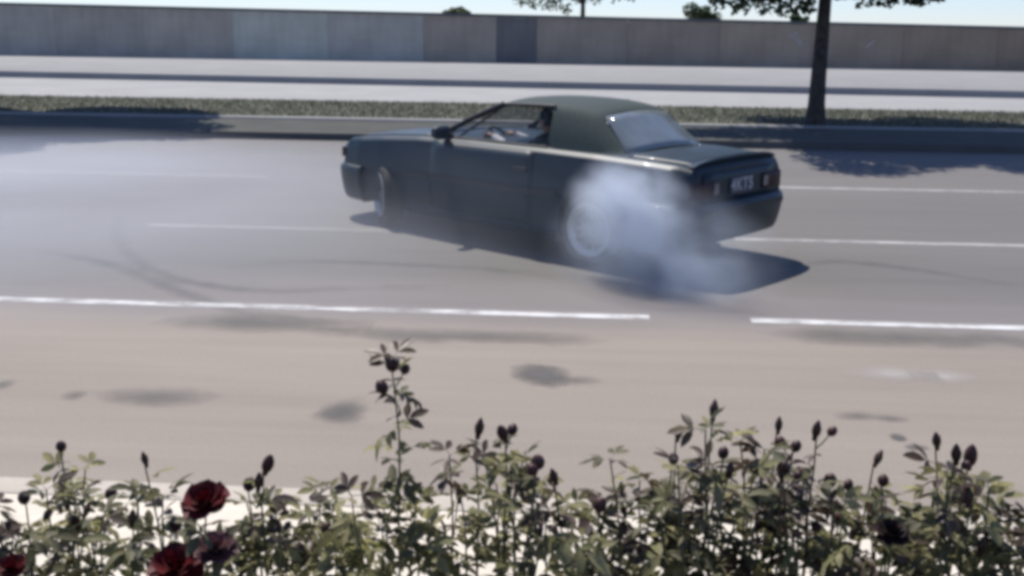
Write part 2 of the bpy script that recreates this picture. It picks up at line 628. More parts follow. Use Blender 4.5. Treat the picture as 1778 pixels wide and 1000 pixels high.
skid([at(205, 372, z=0), at(205, 410, z=0), at(240, 455, z=0), at(330, 490, z=0), at(470, 505, z=0), at(640, 500, z=0), at(820, 495, z=0)], 0.22)
skid([at(0, 430, z=0), at(90, 440, z=0), at(200, 462, z=0), at(330, 512, z=0), at(460, 548, z=0), at(640, 560, z=0)], 0.24)
skid([at(360, 470, z=0), at(520, 455, z=0), at(700, 460, z=0), at(880, 470, z=0), at(1000, 490, z=0)], 0.2)
skid([at(1330, 470, z=0), at(1450, 455, z=0), at(1600, 470, z=0), at(1778, 500, z=0)], 0.22)

# ------------------------------------------------------------------ boundary wall
WL, WR = at(6, 96, z=TZ), at(1772, 124, z=TZ)
wdir = (WR - WL)
wlen = wdir.length
wdir = wdir / wlen
wall = empty("boundary_wall", (0, 0, 0))
tag(wall, "long shaded grey concrete wall below the sky behind the promenade", "wall")
TOPL, TOPR = at(6, 5, Y=WL.y).z, at(1772, 47, Y=WR.y).z
wang = math.atan2(wdir.y, wdir.x)


def wtop(s): return TOPL + (TOPR - TOPL) * s / wlen


def wall_s(px):
    """distance along the wall at a pixel column"""
    p = at(px, 60, Y=WALL0)
    for _ in range(3):
        s = (p - WL).dot(wdir)
        p = at(px, 60, Y=(WL + wdir * s).y)
    return (p - WL).dot(wdir)


edges = [wall_s(x) for x in (405, 570, 735, 862, 932, 1090, 1250, 1410, 1570, 1735)]
step = 4.1
s = edges[0]
pre = []
while s > -14:
    s -= step
    pre.append(s)
edges = pre[::-1] + edges
while edges[-1] < wlen + 12:
    edges.append(edges[-1] + step)
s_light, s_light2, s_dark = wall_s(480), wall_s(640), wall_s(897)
for a, b in zip(edges[:-1], edges[1:]):
    g = 0.005
    za, zb = wtop(a), wtop(b)
    T = 0.22
    rel = random.uniform(-0.006, 0.006)
    P = []
    for (ss, zz) in ((a + g, za), (b - g, zb)):
        for dy in (rel, rel + T):
            for z in (TZ - 0.3, zz - 0.12):
                P.append(((ss - a), dy, z))
    # bevelled face: a recessed joint either side
    me = mesh("panel", P, [(0, 1, 5, 4), (2, 6, 7, 3), (0, 2, 3, 1), (4, 5, 7, 6), (1, 3, 7, 5), (0, 4, 6, 2)])
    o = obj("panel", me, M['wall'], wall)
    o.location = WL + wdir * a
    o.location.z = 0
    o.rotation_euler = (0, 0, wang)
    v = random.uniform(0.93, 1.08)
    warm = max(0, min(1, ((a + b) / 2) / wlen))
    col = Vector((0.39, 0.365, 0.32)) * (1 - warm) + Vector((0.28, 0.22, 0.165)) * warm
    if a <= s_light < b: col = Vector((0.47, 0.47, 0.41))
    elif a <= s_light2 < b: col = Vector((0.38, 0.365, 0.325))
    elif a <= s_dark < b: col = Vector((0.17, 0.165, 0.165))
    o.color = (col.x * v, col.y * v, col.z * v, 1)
    cp = [((ss - a), dy, z) for (ss, zz) in ((a + 0.004, za), (b - 0.004, zb)) for dy in (-0.05, T + 0.05) for z in (zz - 0.118, zz)]
    me = mesh("coping", cp, [(0, 1, 5, 4), (2, 6, 7, 3), (0, 2, 3, 1), (4, 5, 7, 6), (1, 3, 7, 5), (0, 4, 6, 2)])
    c = obj("coping", me, M['wall'], wall)
    c.location = o.location
    c.rotation_euler = o.rotation_euler
    c.color = (0.115, 0.12, 0.125, 1)
bm_b = MB()
for s0, s1 in zip(np.linspace(-16, wlen + 14, 12)[:-1], np.linspace(-16, wlen + 14, 12)[1:]):
    z = min(wtop(s0), wtop(s1)) - 0.2
    a0, a1 = WL + wdir * s0, WL + wdir * s1
    nrm = Vector((-wdir.y, wdir.x, 0)) * 0.1
    bm_b.grid([[(a0 + nrm).to_tuple()[:2] + (TZ - 0.3,), (a1 + nrm).to_tuple()[:2] + (TZ - 0.3,)], [(a0 + nrm).to_tuple()[:2] + (z,), (a1 + nrm).to_tuple()[:2] + (z,)]])
core = bm_b.build("joint_core", M['wall'], wall)
core.color = (0.05, 0.05, 0.055, 1)
for (px, py, ang) in ((1383, 72, -0.9), (1505, 76, 0.8), (1372, 62, 0.5)):
    p = at(px, py, Y=WALL0)
    s = (p - WL).dot(wdir)
    base = WL + wdir * s
    ca, sa = math.cos(ang), math.sin(ang)
    nrm = Vector((wdir.y, -wdir.x, 0)) * 0.03
    rows = []
    for j in range(3):
        r = []
        for i in range(5):
            u, v = (i / 4 - 0.5) * 0.75, (j / 2 - 0.5) * 0.2
            q = base + wdir * (u * ca - v * sa) + nrm
            r.append((q.x, q.y, p.z + u * sa + v * ca))
        rows.append(r)
    me = MB().grid(rows).me("paint_scuff")
    uv = me.uv_layers.new(name="UVMap")
    for l in me.loops:
        i, j = divmod(l.vertex_index, 5)
        uv.data[l.index].uv = (j / 4, i / 2)
    obj("paint_scuff", me, M['chalk'], wall)

# ------------------------------------------------------------------ grass on the lawn strip
rg = np.random.default_rng(3)
gv, gf = [], []
for i in range(45000):
    x, y = rg.uniform(-19, 15), rg.uniform(EDGING + 0.26, PAVE0 - 0.02)
    if abs(x - 4.56) < 0.2 and abs(y - 22.3) < 0.2: continue
    h = rg.uniform(0.02, 0.06)
    a = rg.uniform(0, math.pi)
    dx, dy = 0.010 * math.cos(a), 0.010 * math.sin(a)
    k = len(gv)
    gv += [(x - dx, y - dy, VZ - 0.004), (x + dx, y + dy, VZ - 0.004), (x + rg.normal(0, .02), y + rg.normal(0, .02), VZ + h)]
    gf.append((k, k + 1, k + 2))
gm = mesh("grass", gv, gf, recalc=False)
tag(obj("grass", gm, M['grass']), "short dull green grass on the strip where the trees stand", "grass", kind='stuff')


# ------------------------------------------------------------------ trees
def leaf_cloud(centres, n, size, rng, squash=0.8):
    """many small folded leaves spread through clumps"""
    v, f = [], []
    w = np.array([c[3] ** 2 for c in centres])
    w = w / w.sum()
    ks = rng.choice(len(centres), n, p=w)
    for k in ks:
        cx, cy, cz, r = centres[k]
        d = rng.normal(size=3)
        d /= np.linalg.norm(d) + 1e-9
        rr = r * rng.uniform(0.25, 1.0) ** 0.6
        p = Vector((cx + d[0] * rr, cy + d[1] * rr, cz + d[2] * rr * squash))
        e = Euler((rng.uniform(-1.0, 1.0), rng.uniform(-1.0, 1.0), rng.uniform(0, 6.28))).to_matrix()
        L = size * rng.uniform(0.7, 1.35)
        wd = L * 0.36
        i = len(v)
        v += [p + e @ Vector(q) for q in ((0, -L / 2, 0), (wd, 0, L * .1), (0, L / 2, 0), (-wd, 0, L * .1))]
        f += [(i, i + 1, i + 2), (i, i + 2, i + 3)]
    return mesh("crown", v, f, recalc=False)


def tree(name, base, trunk_h, r0, crown_c, crown_r, label, n_leaf, seed, leaf=0.11, group=None, squash=0.75, extra=(), limbs=8):
    rng = np.random.default_rng(seed)
    t = empty(name, base)
    tag(t, label, "tree", group)
    mb = MB()
    n = 12
    top = crown_c[2] + crown_r * 0.25
    pts, rad = [], []
    for i in range(n + 1):
        q = i / n
        pts.append((0.05 * math.sin(q * 5 + seed) * q * r0 * 4, 0.06 * math.sin(q * 4 + 2 * seed) * q * r0 * 4, -0.05 + q * top))
        rad.append(r0 * (1.0 - 0.62 * q) + r0 * 0.35 * math.exp(-q * 22))
    mb.tube(pts, rad, 14)
    mb.build("trunk", M['bark'], t, 70)
    clumps = []
    for i in range(limbs):
        a = 2 * math.pi * i / limbs + rng.uniform(-.3, .3)
        z0 = trunk_h * rng.uniform(0.88, 1.25)
        L = crown_r * rng.uniform(0.65, 1.0)
        el = rng.uniform(0.12, 0.75)
        tip = Vector((math.cos(a) * L * math.cos(el) * 1.1, math.sin(a) * L * math.cos(el) * 1.1, z0 + L * math.sin(el) + 0.25))
        mid = Vector((tip.x * 0.45, tip.y * 0.45, z0 + (tip.z - z0) * 0.7))
        MB().tube([(0, 0, z0), mid, tip], [r0 * 0.34, r0 * 0.22, r0 * 0.07], 7).build("limb", M['bark'], t, 80)
        for q in (0.55, 0.8, 1.0):
            p = Vector((0, 0, z0)).lerp(tip, q)
            clumps.append((p.x + rng.normal(0, .25), p.y + rng.normal(0, .25), p.z + rng.uniform(-.1, .3), crown_r * rng.uniform(0.16, 0.3)))
    for i in range(26):
        d = rng.normal(size=3)
        d /= np.linalg.norm(d)
        rr = crown_r * rng.uniform(0.4, 0.85)
        clumps.append((crown_c[0] + d[0] * rr, crown_c[1] + d[1] * rr, crown_c[2] + abs(d[2]) * rr * squash, crown_r * rng.uniform(0.2, 0.36)))
    clumps += list(extra)
    obj("crown", leaf_cloud(clumps, n_leaf, leaf, rng), M['far_leaf'], t)
    return t


TB = at(1415, 218, z=VZ)
ex = []
for (px, py, r) in ((1250, 2, .22), (1285, 12, .22), (1330, 8, .25), (1360, 16, .2), (1395, 10, .25), (1300, -12, .35), (1360, -15, .4), (1500, 2, .2), (1540, -6, .3), (1590, 0, .2), (1620, -14, .3), (1460, -22, .3)):
    p = at(px, py, Y=TB.y + random.uniform(-0.9, 0.6)) - TB
    ex.append((p.x, p.y, p.z, r))
tree("street_tree", TB, 2.9, 0.165, (0.3, 1.0, 4.6), 4.2, "dark straight street tree in the lawn strip, its trunk crossing the grey wall", 60000, 5, leaf=0.15,
     group="trees along the lawn strip", extra=ex)
TL = Vector((-12.4, 22.3, VZ))
tree("street_tree", TL, 2.9, 0.165, (0.0, 0.8, 4.6), 4.0, "street tree past the left frame edge whose shade darkens the far kerb", 60000, 11, leaf=0.15,
     group="trees along the lawn strip")
# beyond the wall
TF = at(1012, 36, Y=58.0)
TF.z = -0.06
ex = []
for (px, py, r) in ((905, 0, .5), (930, 6, .45), (955, 10, .5), (980, 14, .4), (960, -6, .7), (1000, -8, .7), (1030, -8, .7), (1070, -10, .6), (1095, -4, .35), (985, 20, .3)):
    p = at(px, py, Y=58.0 + random.uniform(-.5, .5)) - TF
    ex.append((p.x, p.y, p.z, r))
tree("distant_tree", TF, 3.3, 0.16, (0, 0, 5.6), 2.6, "tree with drooping leaves growing behind the wall, above the car roof", 5200, 21, leaf=0.2, extra=ex, limbs=6)


def shrub(px, py_top, wpx, Y, label, seed, squash=0.9):
    rng = np.random.default_rng(seed)
    top = at(px, py_top, Y=Y)
    w = (at(px + wpx, py_top, Y=Y) - top).length
    base = Vector((top.x, Y, -0.06))
    t = empty("shrub", base)
    tag(t, label, "shrub", "shrubs peeping over the wall")
    H = top.z + 0.06
    MB().tube([(0, 0, 0), (0.05, 0, H * 0.5), (0, 0.02, H * 0.8)], [0.08, 0.06, 0.03], 7).build("trunk", M['bark'], t, 80)
    cl = []
    for i in range(9):
        cl.append((rng.uniform(-.5, .5) * w, rng.uniform(-.4, .4) * w, H - rng.uniform(0.25, 1.0) * w * 0.6, w * rng.uniform(.18, .3)))
    cl.append((0, 0, H - w * 0.22, w * 0.2))
    obj("crown", leaf_cloud(cl, 1500, 0.16, rng), M['far_leaf'], t)


shrub(1212, 8, 58, 56.0, "rounded shrub peeping over the wall between the two trees", 31)
shrub(793, 13, 46, 57.0, "low shrub barely showing over the wall, left of the distant tree", 32)
shrub(1388, 27, 26, 55.0, "tiny shrub peeping over the wall right beside the dark trunk", 33)

# ------------------------------------------------------------------ the car (x forward, y to its left, z up; origin under the rear axle)
CAR_X, CAR_Y, CAR_YAW = 0.565, 9.948, 0.672
car = empty("car", (CAR_X, CAR_Y, 0.0), math.pi - CAR_YAW)
tag(car, "dark two-door car sliding across the lanes with smoke at its rear wheel", "car")
WB = 2.70
XS = [-0.97, -0.93, -0.80, -0.50, 0.0, 0.6, 1.5, 2.2, 2.75, 3.10, 3.32, 3.42, 3.46]
HW = [0.70, 0.735, 0.775, 0.805, 0.822, 0.825, 0.825, 0.822, 0.812, 0.785, 0.745, 0.70, 0.66]
ZT = [0.86, 0.905, 0.925, 0.94, 0.955, 0.960, 0.955, 0.940, 0.900, 0.865, 0.835, 0.80, 0.76]
ZB = [0.36, 0.32, 0.27, 0.22, 0.20, 0.19, 0.19, 0.19, 0.20, 0.23, 0.27, 0.31, 0.35]


def ip(x, T): return float(np.interp(x, XS, T))


def section(x):
    """half section (y, z) from the floor centre round the left side to the deck centre"""
    w, zt, zb = ip(x, HW), ip(x, ZT), ip(x, ZB)
    return [(0, zb), (w * 0.55, zb), (w * 0.90, zb + 0.005), (w * 0.965, zb + 0.05), (w * 0.988, zb + (zt - zb) * 0.28), (w * 0.998, zb + (zt - zb) * 0.48),
            (w, zb + (zt - zb) * 0.58), (w * 0.985, zb + (zt - zb) * 0.66), (w * 0.975, zb + (zt - zb) * 0.82), (w * 0.945, zt - 0.035), (w * 0.905, zt - 0.006),
            (w * 0.86, zt + 0.004), (w * 0.5, zt + 0.022), (0, zt + 0.03)]


def side_y(x, z):
    s = section(x)[2:11]
    return float(np.interp(z, [q[1] for q in s], [q[0] for q in s]))


def deck_z(x, y):
    s = section(x)[10:][::-1]
    return float(np.interp(abs(y), [q[0] for q in s], [q[1] for q in s]))


def ring(x):
    h = section(x)
    return [(x, y, z) for y, z in h] + [(x, -y, z) for y, z in h[-2:0:-1]]


bx_ = sorted(set(list(np.linspace(-0.97, 3.46, 62)) + XS))
bm_ = MB().grid([ring(x) for x in bx_], closed=True)
nring = len(ring(0))
for k0 in (0, (len(bx_) - 1) * nring):
    hN = len(section(0))
    for j in range(hN - 1):
        a, b = j, j + 1
        ra, rb = (nring - a) % nring, (nring - b) % nring
        fc = [k0 + a, k0 + b, k0 + rb, k0 + ra]
        fc = list(dict.fromkeys(fc))
        if len(fc) >= 3: bm_.f.append(tuple(fc))
body = bm_.build("body", M['body'], car, 28)


def cut(o, mb):
    c = obj("cutter", mb.me("cutter"), M['trim'])
    c.matrix_world = o.matrix_world.copy()
    c.parent = o.parent
    bpy.context.view_layer.update()
    modify(o, ('BOOLEAN', dict(operation='DIFFERENCE', solver='EXACT', object=c)))
    bpy.data.objects.remove(c)


for ax in (0.0, WB):
    for sgn in (1, -1):
        m_ = MB()
        n = 40
        pr = [(0.36 * math.cos(t), 0.36 * math.sin(t)) for t in np.linspace(0, 2 * math.pi, n, endpoint=False)]
        y0, y1 = sgn * 0.58, sgn * 0.95
        m_.grid([[(ax + a, y, 0.315 + b) for a, b in pr] for y in (y0, y1)], closed=True)
        m_.f.append(tuple(range(n)))
        m_.f.append(tuple(range(n, 2 * n)))
        cut(body, m_)
m_ = MB().box((1.05, 0, 0.80), (1.86, 1.33, 0.80))
cut(body, m_)
finish(body.data, 30)


def panel(name, x0, x1, z0, z1, sgn, off=0.004, nx=14, nz=10, mat=None, cutx=None):
    """outer skin piece laid on the body's side"""
    rows = []
    for j in range(nz + 1):
        r = []
        for i in range(nx + 1):
            x = x0 + (x1 - x0) * i / nx
            zz0 = max(z0, ip(x, ZB) + 0.06)
            z = zz0 + (z1 - zz0) * j / nz
            r.append((x, sgn * (side_y(x, z) + off), z))
        rows.append(r)
    o = MB().grid(rows).build(name, mat or M['body'], car, 40)
    modify(o, ('SOLIDIFY', dict(thickness=0.008, offset=0.0)))
    return o


for sgn in (1, -1):
    d = panel("door", 0.66, 1.98, 0.25, 0.925, sgn)
    MB().box((0.80, sgn * (side_y(0.8, 0.76) + 0.018), 0.765), (0.17, 0.026, 0.035)).build("handle", M['trim'], d)
    # bump strip along the flank
    for (a, b) in ((0.37, 0.655), (0.67, 1.97), (1.99, 2.33)):
        rows = [[(x, sgn * (side_y(x, z) + o_), z) for x in np.linspace(a, b, 8)] for z, o_ in ((0.555, 0.004), (0.56, 0.02), (0.60, 0.02), (0.605, 0.004))]
        MB().grid(rows).build("side_moulding", M['trim'], car, 50)
    # sill skirt
    rows = [[(x, sgn * (side_y(x, max(z, ip(x, ZB) + .02)) + o_), z) for x in np.linspace(0.37, 2.33, 14)] for z, o_ in ((0.27, 0.004), (0.25, 0.022), (0.17, 0.018), (0.165, -0.02))]
    MB().grid(rows).build("sill_skirt", M['body'], car, 50)


def deck(name, x0, x1, yw0, yw1, off=0.005):
    rows = []
    for i in range(15):
        x = x0 + (x1 - x0) * i / 14
        w = yw0 + (yw1 - yw0) * i / 14
        rows.append([(x, y, deck_z(x, y) + off) for y in np.linspace(-w, w, 15)])
    o = MB().grid(rows).build(name, M['body'], car, 40)
    modify(o, ('SOLIDIFY', dict(thickness=0.008, offset=0.0)))
    return o


deck("hood", 2.10, 3.36, 0.69, 0.62)
bl = deck("boot_lid", -0.925, -0.28, 0.60, 0.66)
# rear face of the boot lid
rows = [[(-0.975 - 0.004 * (1 if abs(y) < .5 else .6), y, z) for y in np.linspace(-0.58, 0.58, 9)] for z in np.linspace(0.60, 0.865, 5)]
o = MB().grid(rows).build("boot_panel", M['body'], car, 40)
modify(o, ('SOLIDIFY', dict(thickness=0.01, offset=0.0)))
# lip spoiler
rows = []
for y in np.linspace(-0.66, 0.66, 17):
    e = 1 - (abs(y) / 0.66) ** 6 * 0.7
    zt = deck_z(-0.9, y) + 0.004
    xo = -0.93 + 0.03 * (abs(y) / 0.66) ** 4
    rows.append([(xo + 0.13, y, zt), (xo + 0.04, y, zt + 0.028 * e), (xo - 0.03, y, zt + 0.046 * e), (xo - 0.035, y, zt + 0.030 * e), (xo + 0.0, y, zt - 0.005)])
MB().grid(rows, closed=True).build("spoiler", M['body'], car, 40)


def bumper(name, rear):
    """wrap-round bumper; sections (out, z) swept along the plan curve"""
    if rear:
        plan = [(-0.30, 0.818), (-0.55, 0.812), (-0.80, 0.79), (-0.92, 0.745), (-0.985, 0.66), (-1.005, 0.45), (-1.012, 0.2), (-1.014, 0)]
        prof = [(-0.03, 0.625), (0.012, 0.622), (0.052, 0.598), (0.060, 0.555), (0.048, 0.48), (0.022, 0.36), (-0.004, 0.285), (-0.04, 0.275)]
    else:
        plan = [(3.03, 0.795), (3.20, 0.785), (3.36, 0.745), (3.47, 0.66), (3.515, 0.5), (3.535, 0.25), (3.54, 0)]
        prof = [(-0.03, 0.58), (0.012, 0.575), (0.045, 0.555), (0.052, 0.51), (0.042, 0.42), (0.02, 0.28), (-0.004, 0.215), (-0.04, 0.205)]
    pl = plan + [(x, -y) for x, y in plan[-2::-1]]
    rows = []
    for i, (x, y) in enumerate(pl):
        a, b = pl[max(i - 1, 0)], pl[min(i + 1, len(pl) - 1)]
        t = Vector((b[0] - a[0], b[1] - a[1])).normalized()
        n_ = Vector((-t.y, t.x))
        if n_.dot(Vector((x - 1.25, y * 1.5))) < 0: n_ = -n_
        rows.append([(x + n_.x * o_, y + n_.y * o_, z) for o_, z in prof])
    o = MB().grid(rows).build(name, M['body'], car, 50)
    modify(o, ('SUBSURF', dict(levels=1)), ('SOLIDIFY', dict(thickness=0.02, offset=-1.0)))
    finish(o.data, 50)
    return o


rb = bumper("rear_bumper", True)
fb = bumper("front_bumper", False)
MB().box((-1.072, 0, 0.56), (0.012, 1.16, 0.03)).build("rub_strip", M['trim'], rb)
# tail lamps
for sgn in (1, -1):
    rows = [[(-0.978 + (0.0 if y < .66 else .05 * (y - .66) / .06), sgn * y, z) for y in (0.34, 0.44, 0.56, 0.66, 0.715)] for z in (0.665, 0.70, 0.76, 0.795)]
    t = MB().grid(rows).build("tail_lamp", M['lamp_red'], car, 40)
    modify(t, ('SOLIDIFY', dict(thickness=0.03, offset=0.0)))
    MB().box((-0.996, sgn * 0.40, 0.73), (0.006, 0.07, 0.09)).build("reversing_lens", M['disc'], t)
# plate with its letters
pl_ = MB().box((-0.990, 0.0, 0.735), (0.012, 0.36, 0.135)).build("number_plate", M['plate'], car)
cu = bpy.data.curves.new("letters", 'FONT')
cu.body = "4KT5"
cu.size = 0.145
cu.align_x = 'CENTER'
cu.align_y = 'CENTER'
cu.extrude = 0.002
cu.space_character = 1.1
cu.offset = 0.003
cu.materials.append(M['plate_text'])
tmp = link(bpy.data.objects.new("letters", cu))
bpy.context.view_layer.update()
lme = bpy.data.meshes.new_from_object(tmp.evaluated_get(bpy.context.evaluated_depsgraph_get()))
bpy.data.objects.remove(tmp)
lt = bpy.data.objects.new("letters", lme)
lt.location = (-0.999, 0, 0.735)
lt.rotation_euler = (R(90), 0, R(-90))
link(lt, pl_)
# exhaust
MB().lathe([(0.026, 0), (0.026, 0.16), (0.030, 0.165), (0.030, 0.0)], 14, c=(0, 0, 0)).build("exhaust", M['disc'], car, loc=(-0.90, 0.42, 0.265), rot=(0, R(-90), 0))
# nose: headlamps, grille, indicators
for sgn in (1, -1):
    for yy in (0.57, 0.40):
        h_ = MB().lathe([(0.0, 0.02), (0.05, 0.014), (0.074, 0.0), (0.08, -0.03)], 18).build("headlight", M['lamp_clear'], car, loc=(3.462, sgn * yy, 0.69), rot=(0, R(90), 0))
        MB().lathe([(0.082, -0.03), (0.086, 0.012), (0.078, 0.012), (0.076, -0.02)], 18).build("bezel", M['trim'], h_)
    MB().box((3.42, sgn * 0.69, 0.69), (0.05, 0.045, 0.10), rz=sgn * 0.7).build("indicator", M['amber'], car)
g = MB()
for i in range(9):
    g.box((3.468, -0.24 + i * 0.06, 0.69), (0.02, 0.014, 0.13))
g.box((3.468, 0, 0.76), (0.026, 0.56, 0.018)).box((3.468, 0, 0.62), (0.026, 0.56, 0.018))
g.build("grille", M['trim'], car)

# ---- cabin
A = (2.00, 0.665, 0.958)      # foot of the windscreen pillar
Hd = (1.27, 0.530, 1.300)     # header corner
BW = (0.56, 0.715, 0.963)     # rear end of the side window at the belt
TW = (0.62, 0.548, 1.318)     # and at the roof
RC = (0.20, 0.505, 1.285)     # rear roof corner
CB = (-0.14, 0.665, 0.950)    # foot of the rear pillar


def mirror(p, s): return Vector((p[0], p[1] * s, p[2]))


# roof skin with its broad rear quarters: one shell
def roof_row(x, ye, ze, zc):
    return [Vector((x, ye * t, zc - (zc - ze) * abs(t) ** 2.6)) for t in (1, .86, .6, .3, 0, -.3, -.6, -.86, -1)]


v_, f_ = [], []
rr = [roof_row(1.285, 0.525, 1.300, 1.345), roof_row(1.22, 0.535, 1.310, 1.358), roof_row(0.95, 0.548, 1.325, 1.374), roof_row(0.62, 0.548, 1.322, 1.372),
      roof_row(0.40, 0.535, 1.308, 1.358), roof_row(0.20, 0.505, 1.280, 1.325), roof_row(0.135, 0.495, 1.245, 1.288)]
for r in rr: v_ += r
for i in range(len(rr) - 1):
    for j in range(8):
        f_.append((i * 9 + j, i * 9 + j + 1, (i + 1) * 9 + j + 1, (i + 1) * 9 + j))
for s_ in (1, -1):
    j = 0 if s_ == 1 else 8
    top = [3 * 9 + j, 4 * 9 + j, 5 * 9 + j]
    k = len(v_)
    lower = []
    for q, zz in ((0.35, 0), (0.7, 0), (1.0, 0)):
        row = []
        for a_, b_ in ((TW, BW), ((0.40, 0.535, 1.308), (0.25, 0.712, 0.957)), (RC, CB)):
            p = Vector(a_).lerp(Vector(b_), q)
            p.y += 0.022 * math.sin(q * math.pi)
            row.append(mirror(p, s_))
        lower.append(row)
    for row in lower: v_ += row
    prev = top
    for ri in range(3):
        cur = [k + ri * 3 + c for c in range(3)]
        for c in range(2): f_.append((prev[c], prev[c + 1], cur[c + 1], cur[c]))
        prev = cur
    # rear-window side frame, wrapping inwards
    corner = [5 * 9 + j, k + 2, k + 5, k + 8]
    k2 = len(v_)
    inner = []
    for q, idx in zip((0, 0.35, 0.7, 1.0), corner):
        p = Vector((0.135, 0.495 - 0.03, 1.245)).lerp(Vector((-0.225, 0.575, 0.957)), q)
        inner.append(mirror(p, s_))
    inner[0] = None
    ids = [6 * 9 + j]
    for p in inner[1:]:
        ids.append(len(v_))
        v_.append(p)
    for c in range(3): f_.append((corner[c], corner[c + 1], ids[c + 1], ids[c]))
roof = obj("roof", mesh("roof", v_, f_, 60), M['top'], car)
modify(roof, ('SUBSURF', dict(levels=2)), ('SOLIDIFY', dict(thickness=0.02, offset=-1.0)))
finish(roof.data, 60)


def pane(name, P, mat, bulge=0.02, n=6, parent=None):
    """four corners -> a slightly bowed sheet; bulge along the outward normal"""
    a, b, c, d = [Vector(p) for p in P]
    nn = ((b - a).cross(d - a)).normalized()
    mid = (a + b + c + d) / 4
    if nn.dot(mid - Vector((1.0, 0, 0.9))) < 0: nn = -nn
    rows = []
    for j in range(n + 1):
        v = j / n
        rows.append([a.lerp(b, u).lerp(d.lerp(c, u), v) + nn * bulge * math.sin(u * math.pi) for u in [i / n for i in range(n + 1)]])
    o = MB().grid(rows).build(name, mat, parent or car, 60)
    modify(o, ('SOLIDIFY', dict(thickness=0.004, offset=0.0)))
    return o


pane("windscreen", [(1.97, 0.62, 0.965), (1.97, -0.62, 0.965), (1.285, -0.495, 1.292), (1.285, 0.495, 1.292)], M['glass'], 0.06)
pane("rear_window", [(-0.215, 0.57, 0.960), (-0.215, -0.57, 0.960), (0.130, -0.455, 1.252), (0.130, 0.455, 1.252)], M['glass_rear'], 0.045)
for s_ in (1, -1):
    pane("side_window", [mirror(p, s_) for p in ((1.72, 0.668, 0.962), (0.58, 0.705, 0.965), (0.64, 0.542, 1.312), (1.22, 0.527, 1.300))], M['glass'], 0.0)
    pane("quarter_light", [mirror(p, s_) for p in ((1.93, 0.662, 0.962), (1.745, 0.668, 0.962), (1.26, 0.53, 1.286), (1.31, 0.532, 1.270))], M['glass'], 0.0)
    MB().tube([mirror(p, s_) for p in (A, (1.64, 0.60, 1.14), Hd)], [0.030, 0.027, 0.027], 8).build("pillar", M['trim'], car, 70)
    MB().tube([mirror(p, s_) for p in (Hd, (0.95, 0.553, 1.312), TW)], 0.016, 6).build("window_rail", M['trim'], car, 70)
    MB().tube([mirror(p, s_) for p in ((1.735, 0.668, 0.962), (1.24, 0.532, 1.295))], 0.011, 6).build("window_divider", M['trim'], car, 70)
    MB().tube([mirror(p, s_) for p in ((1.98, 0.672, 0.962), (1.2, 0.712, 0.966), (0.57, 0.720, 0.966))], 0.012, 6).build("belt_trim", M['trim'], car, 70)
    # door mirror
    m_ = MB()
    prof = [(0.0, -.075), (0.045, -.07), (0.062, -.03), (0.065, 0.05), (0.058, 0.075), (0.0, 0.078)]
    m_.lathe(prof, 14)
    mo = m_.build("door_mirror", M['body'], car, 50, loc=(1.80, s_ * 0.845, 1.015), rot=(R(90), 0, 0), scale=(0.8, 1.05, 1.25))
    MB().box((1.82, s_ * 0.745, 0.985), (0.07, 0.13, 0.035)).build("mirror_arm", M['trim'], car)
MB().tube([(0.62, -0.63, 0.95), (0.60, -0.635, 1.02)], 0.01, 6).build("antenna_base", M['trim'], car)

# ---- inside
def soft(o, lv=2):
    modify(o, ('SUBSURF', dict(levels=lv)))
    for p in o.data.polygons: p.use_smooth = True
    return o


def cushion(name, c, d, tilt, parent, mat=None):
    Mx = Matrix.Rotation(tilt, 3, 'Y')
    o = MB().box(c, d, M=Mx).build(name, mat or M['seat'], parent)
    modify(o, ('BEVEL', dict(width=0.05, segments=3)))
    for p in o.data.polygons: p.use_smooth = True
    return o


for yy in (0.36, -0.36):
    st = empty("front_seat", (0, 0, 0), parent=car)
    cushion("cushion", (1.05, yy, 0.46), (0.50, 0.48, 0.16), -0.15, st)
    cushion("backrest", (0.70, yy, 0.76), (0.15, 0.48, 0.60), -0.25, st)
    cushion("headrest", (0.585, yy, 1.145), (0.10, 0.25, 0.16), -0.2, st)
rs = empty("rear_seat", (0, 0, 0), parent=car)
cushion("backrest", (0.18, 0, 0.76), (0.14, 1.20, 0.44), -0.3, rs)
MB().grid([[(x, y, z) for y in np.linspace(-.66, .66, 7)] for x, z in ((1.98, 0.93), (1.78, 0.955), (1.66, 0.93), (1.62, 0.80), (1.66, 0.62))]).build("dashboard", M['seat'], car, 60)
MB().grid([[(x, y, 0.945) for y in np.linspace(-.66, .66, 5)] for x in (0.13, -0.22)]).build("parcel_shelf", M['seat'], car)
sw = empty("steering_wheel", (1.50, 0.36, 0.90), parent=car)
pts = [(0.17 * math.cos(t), 0.17 * math.sin(t), 0) for t in np.linspace(0, 2 * math.pi, 29)]
rimw = MB().tube(pts, 0.013, 8, cap=False).build("wheel_rim", M['trim'], sw, 80)
sp = MB()
for t in (0.15, math.pi - 0.15, -math.pi / 2):
    sp.tube([(0, 0, -0.03), (0.165 * math.cos(t), 0.165 * math.sin(t), 0)], 0.012, 6)
sp.lathe([(0.0, -0.01), (0.05, -0.015), (0.05, -0.04), (0, -0.05)], 14)
sp.build("wheel_spokes", M['trim'], sw, 60)
sw.rotation_euler = (0, R(-62), 0)

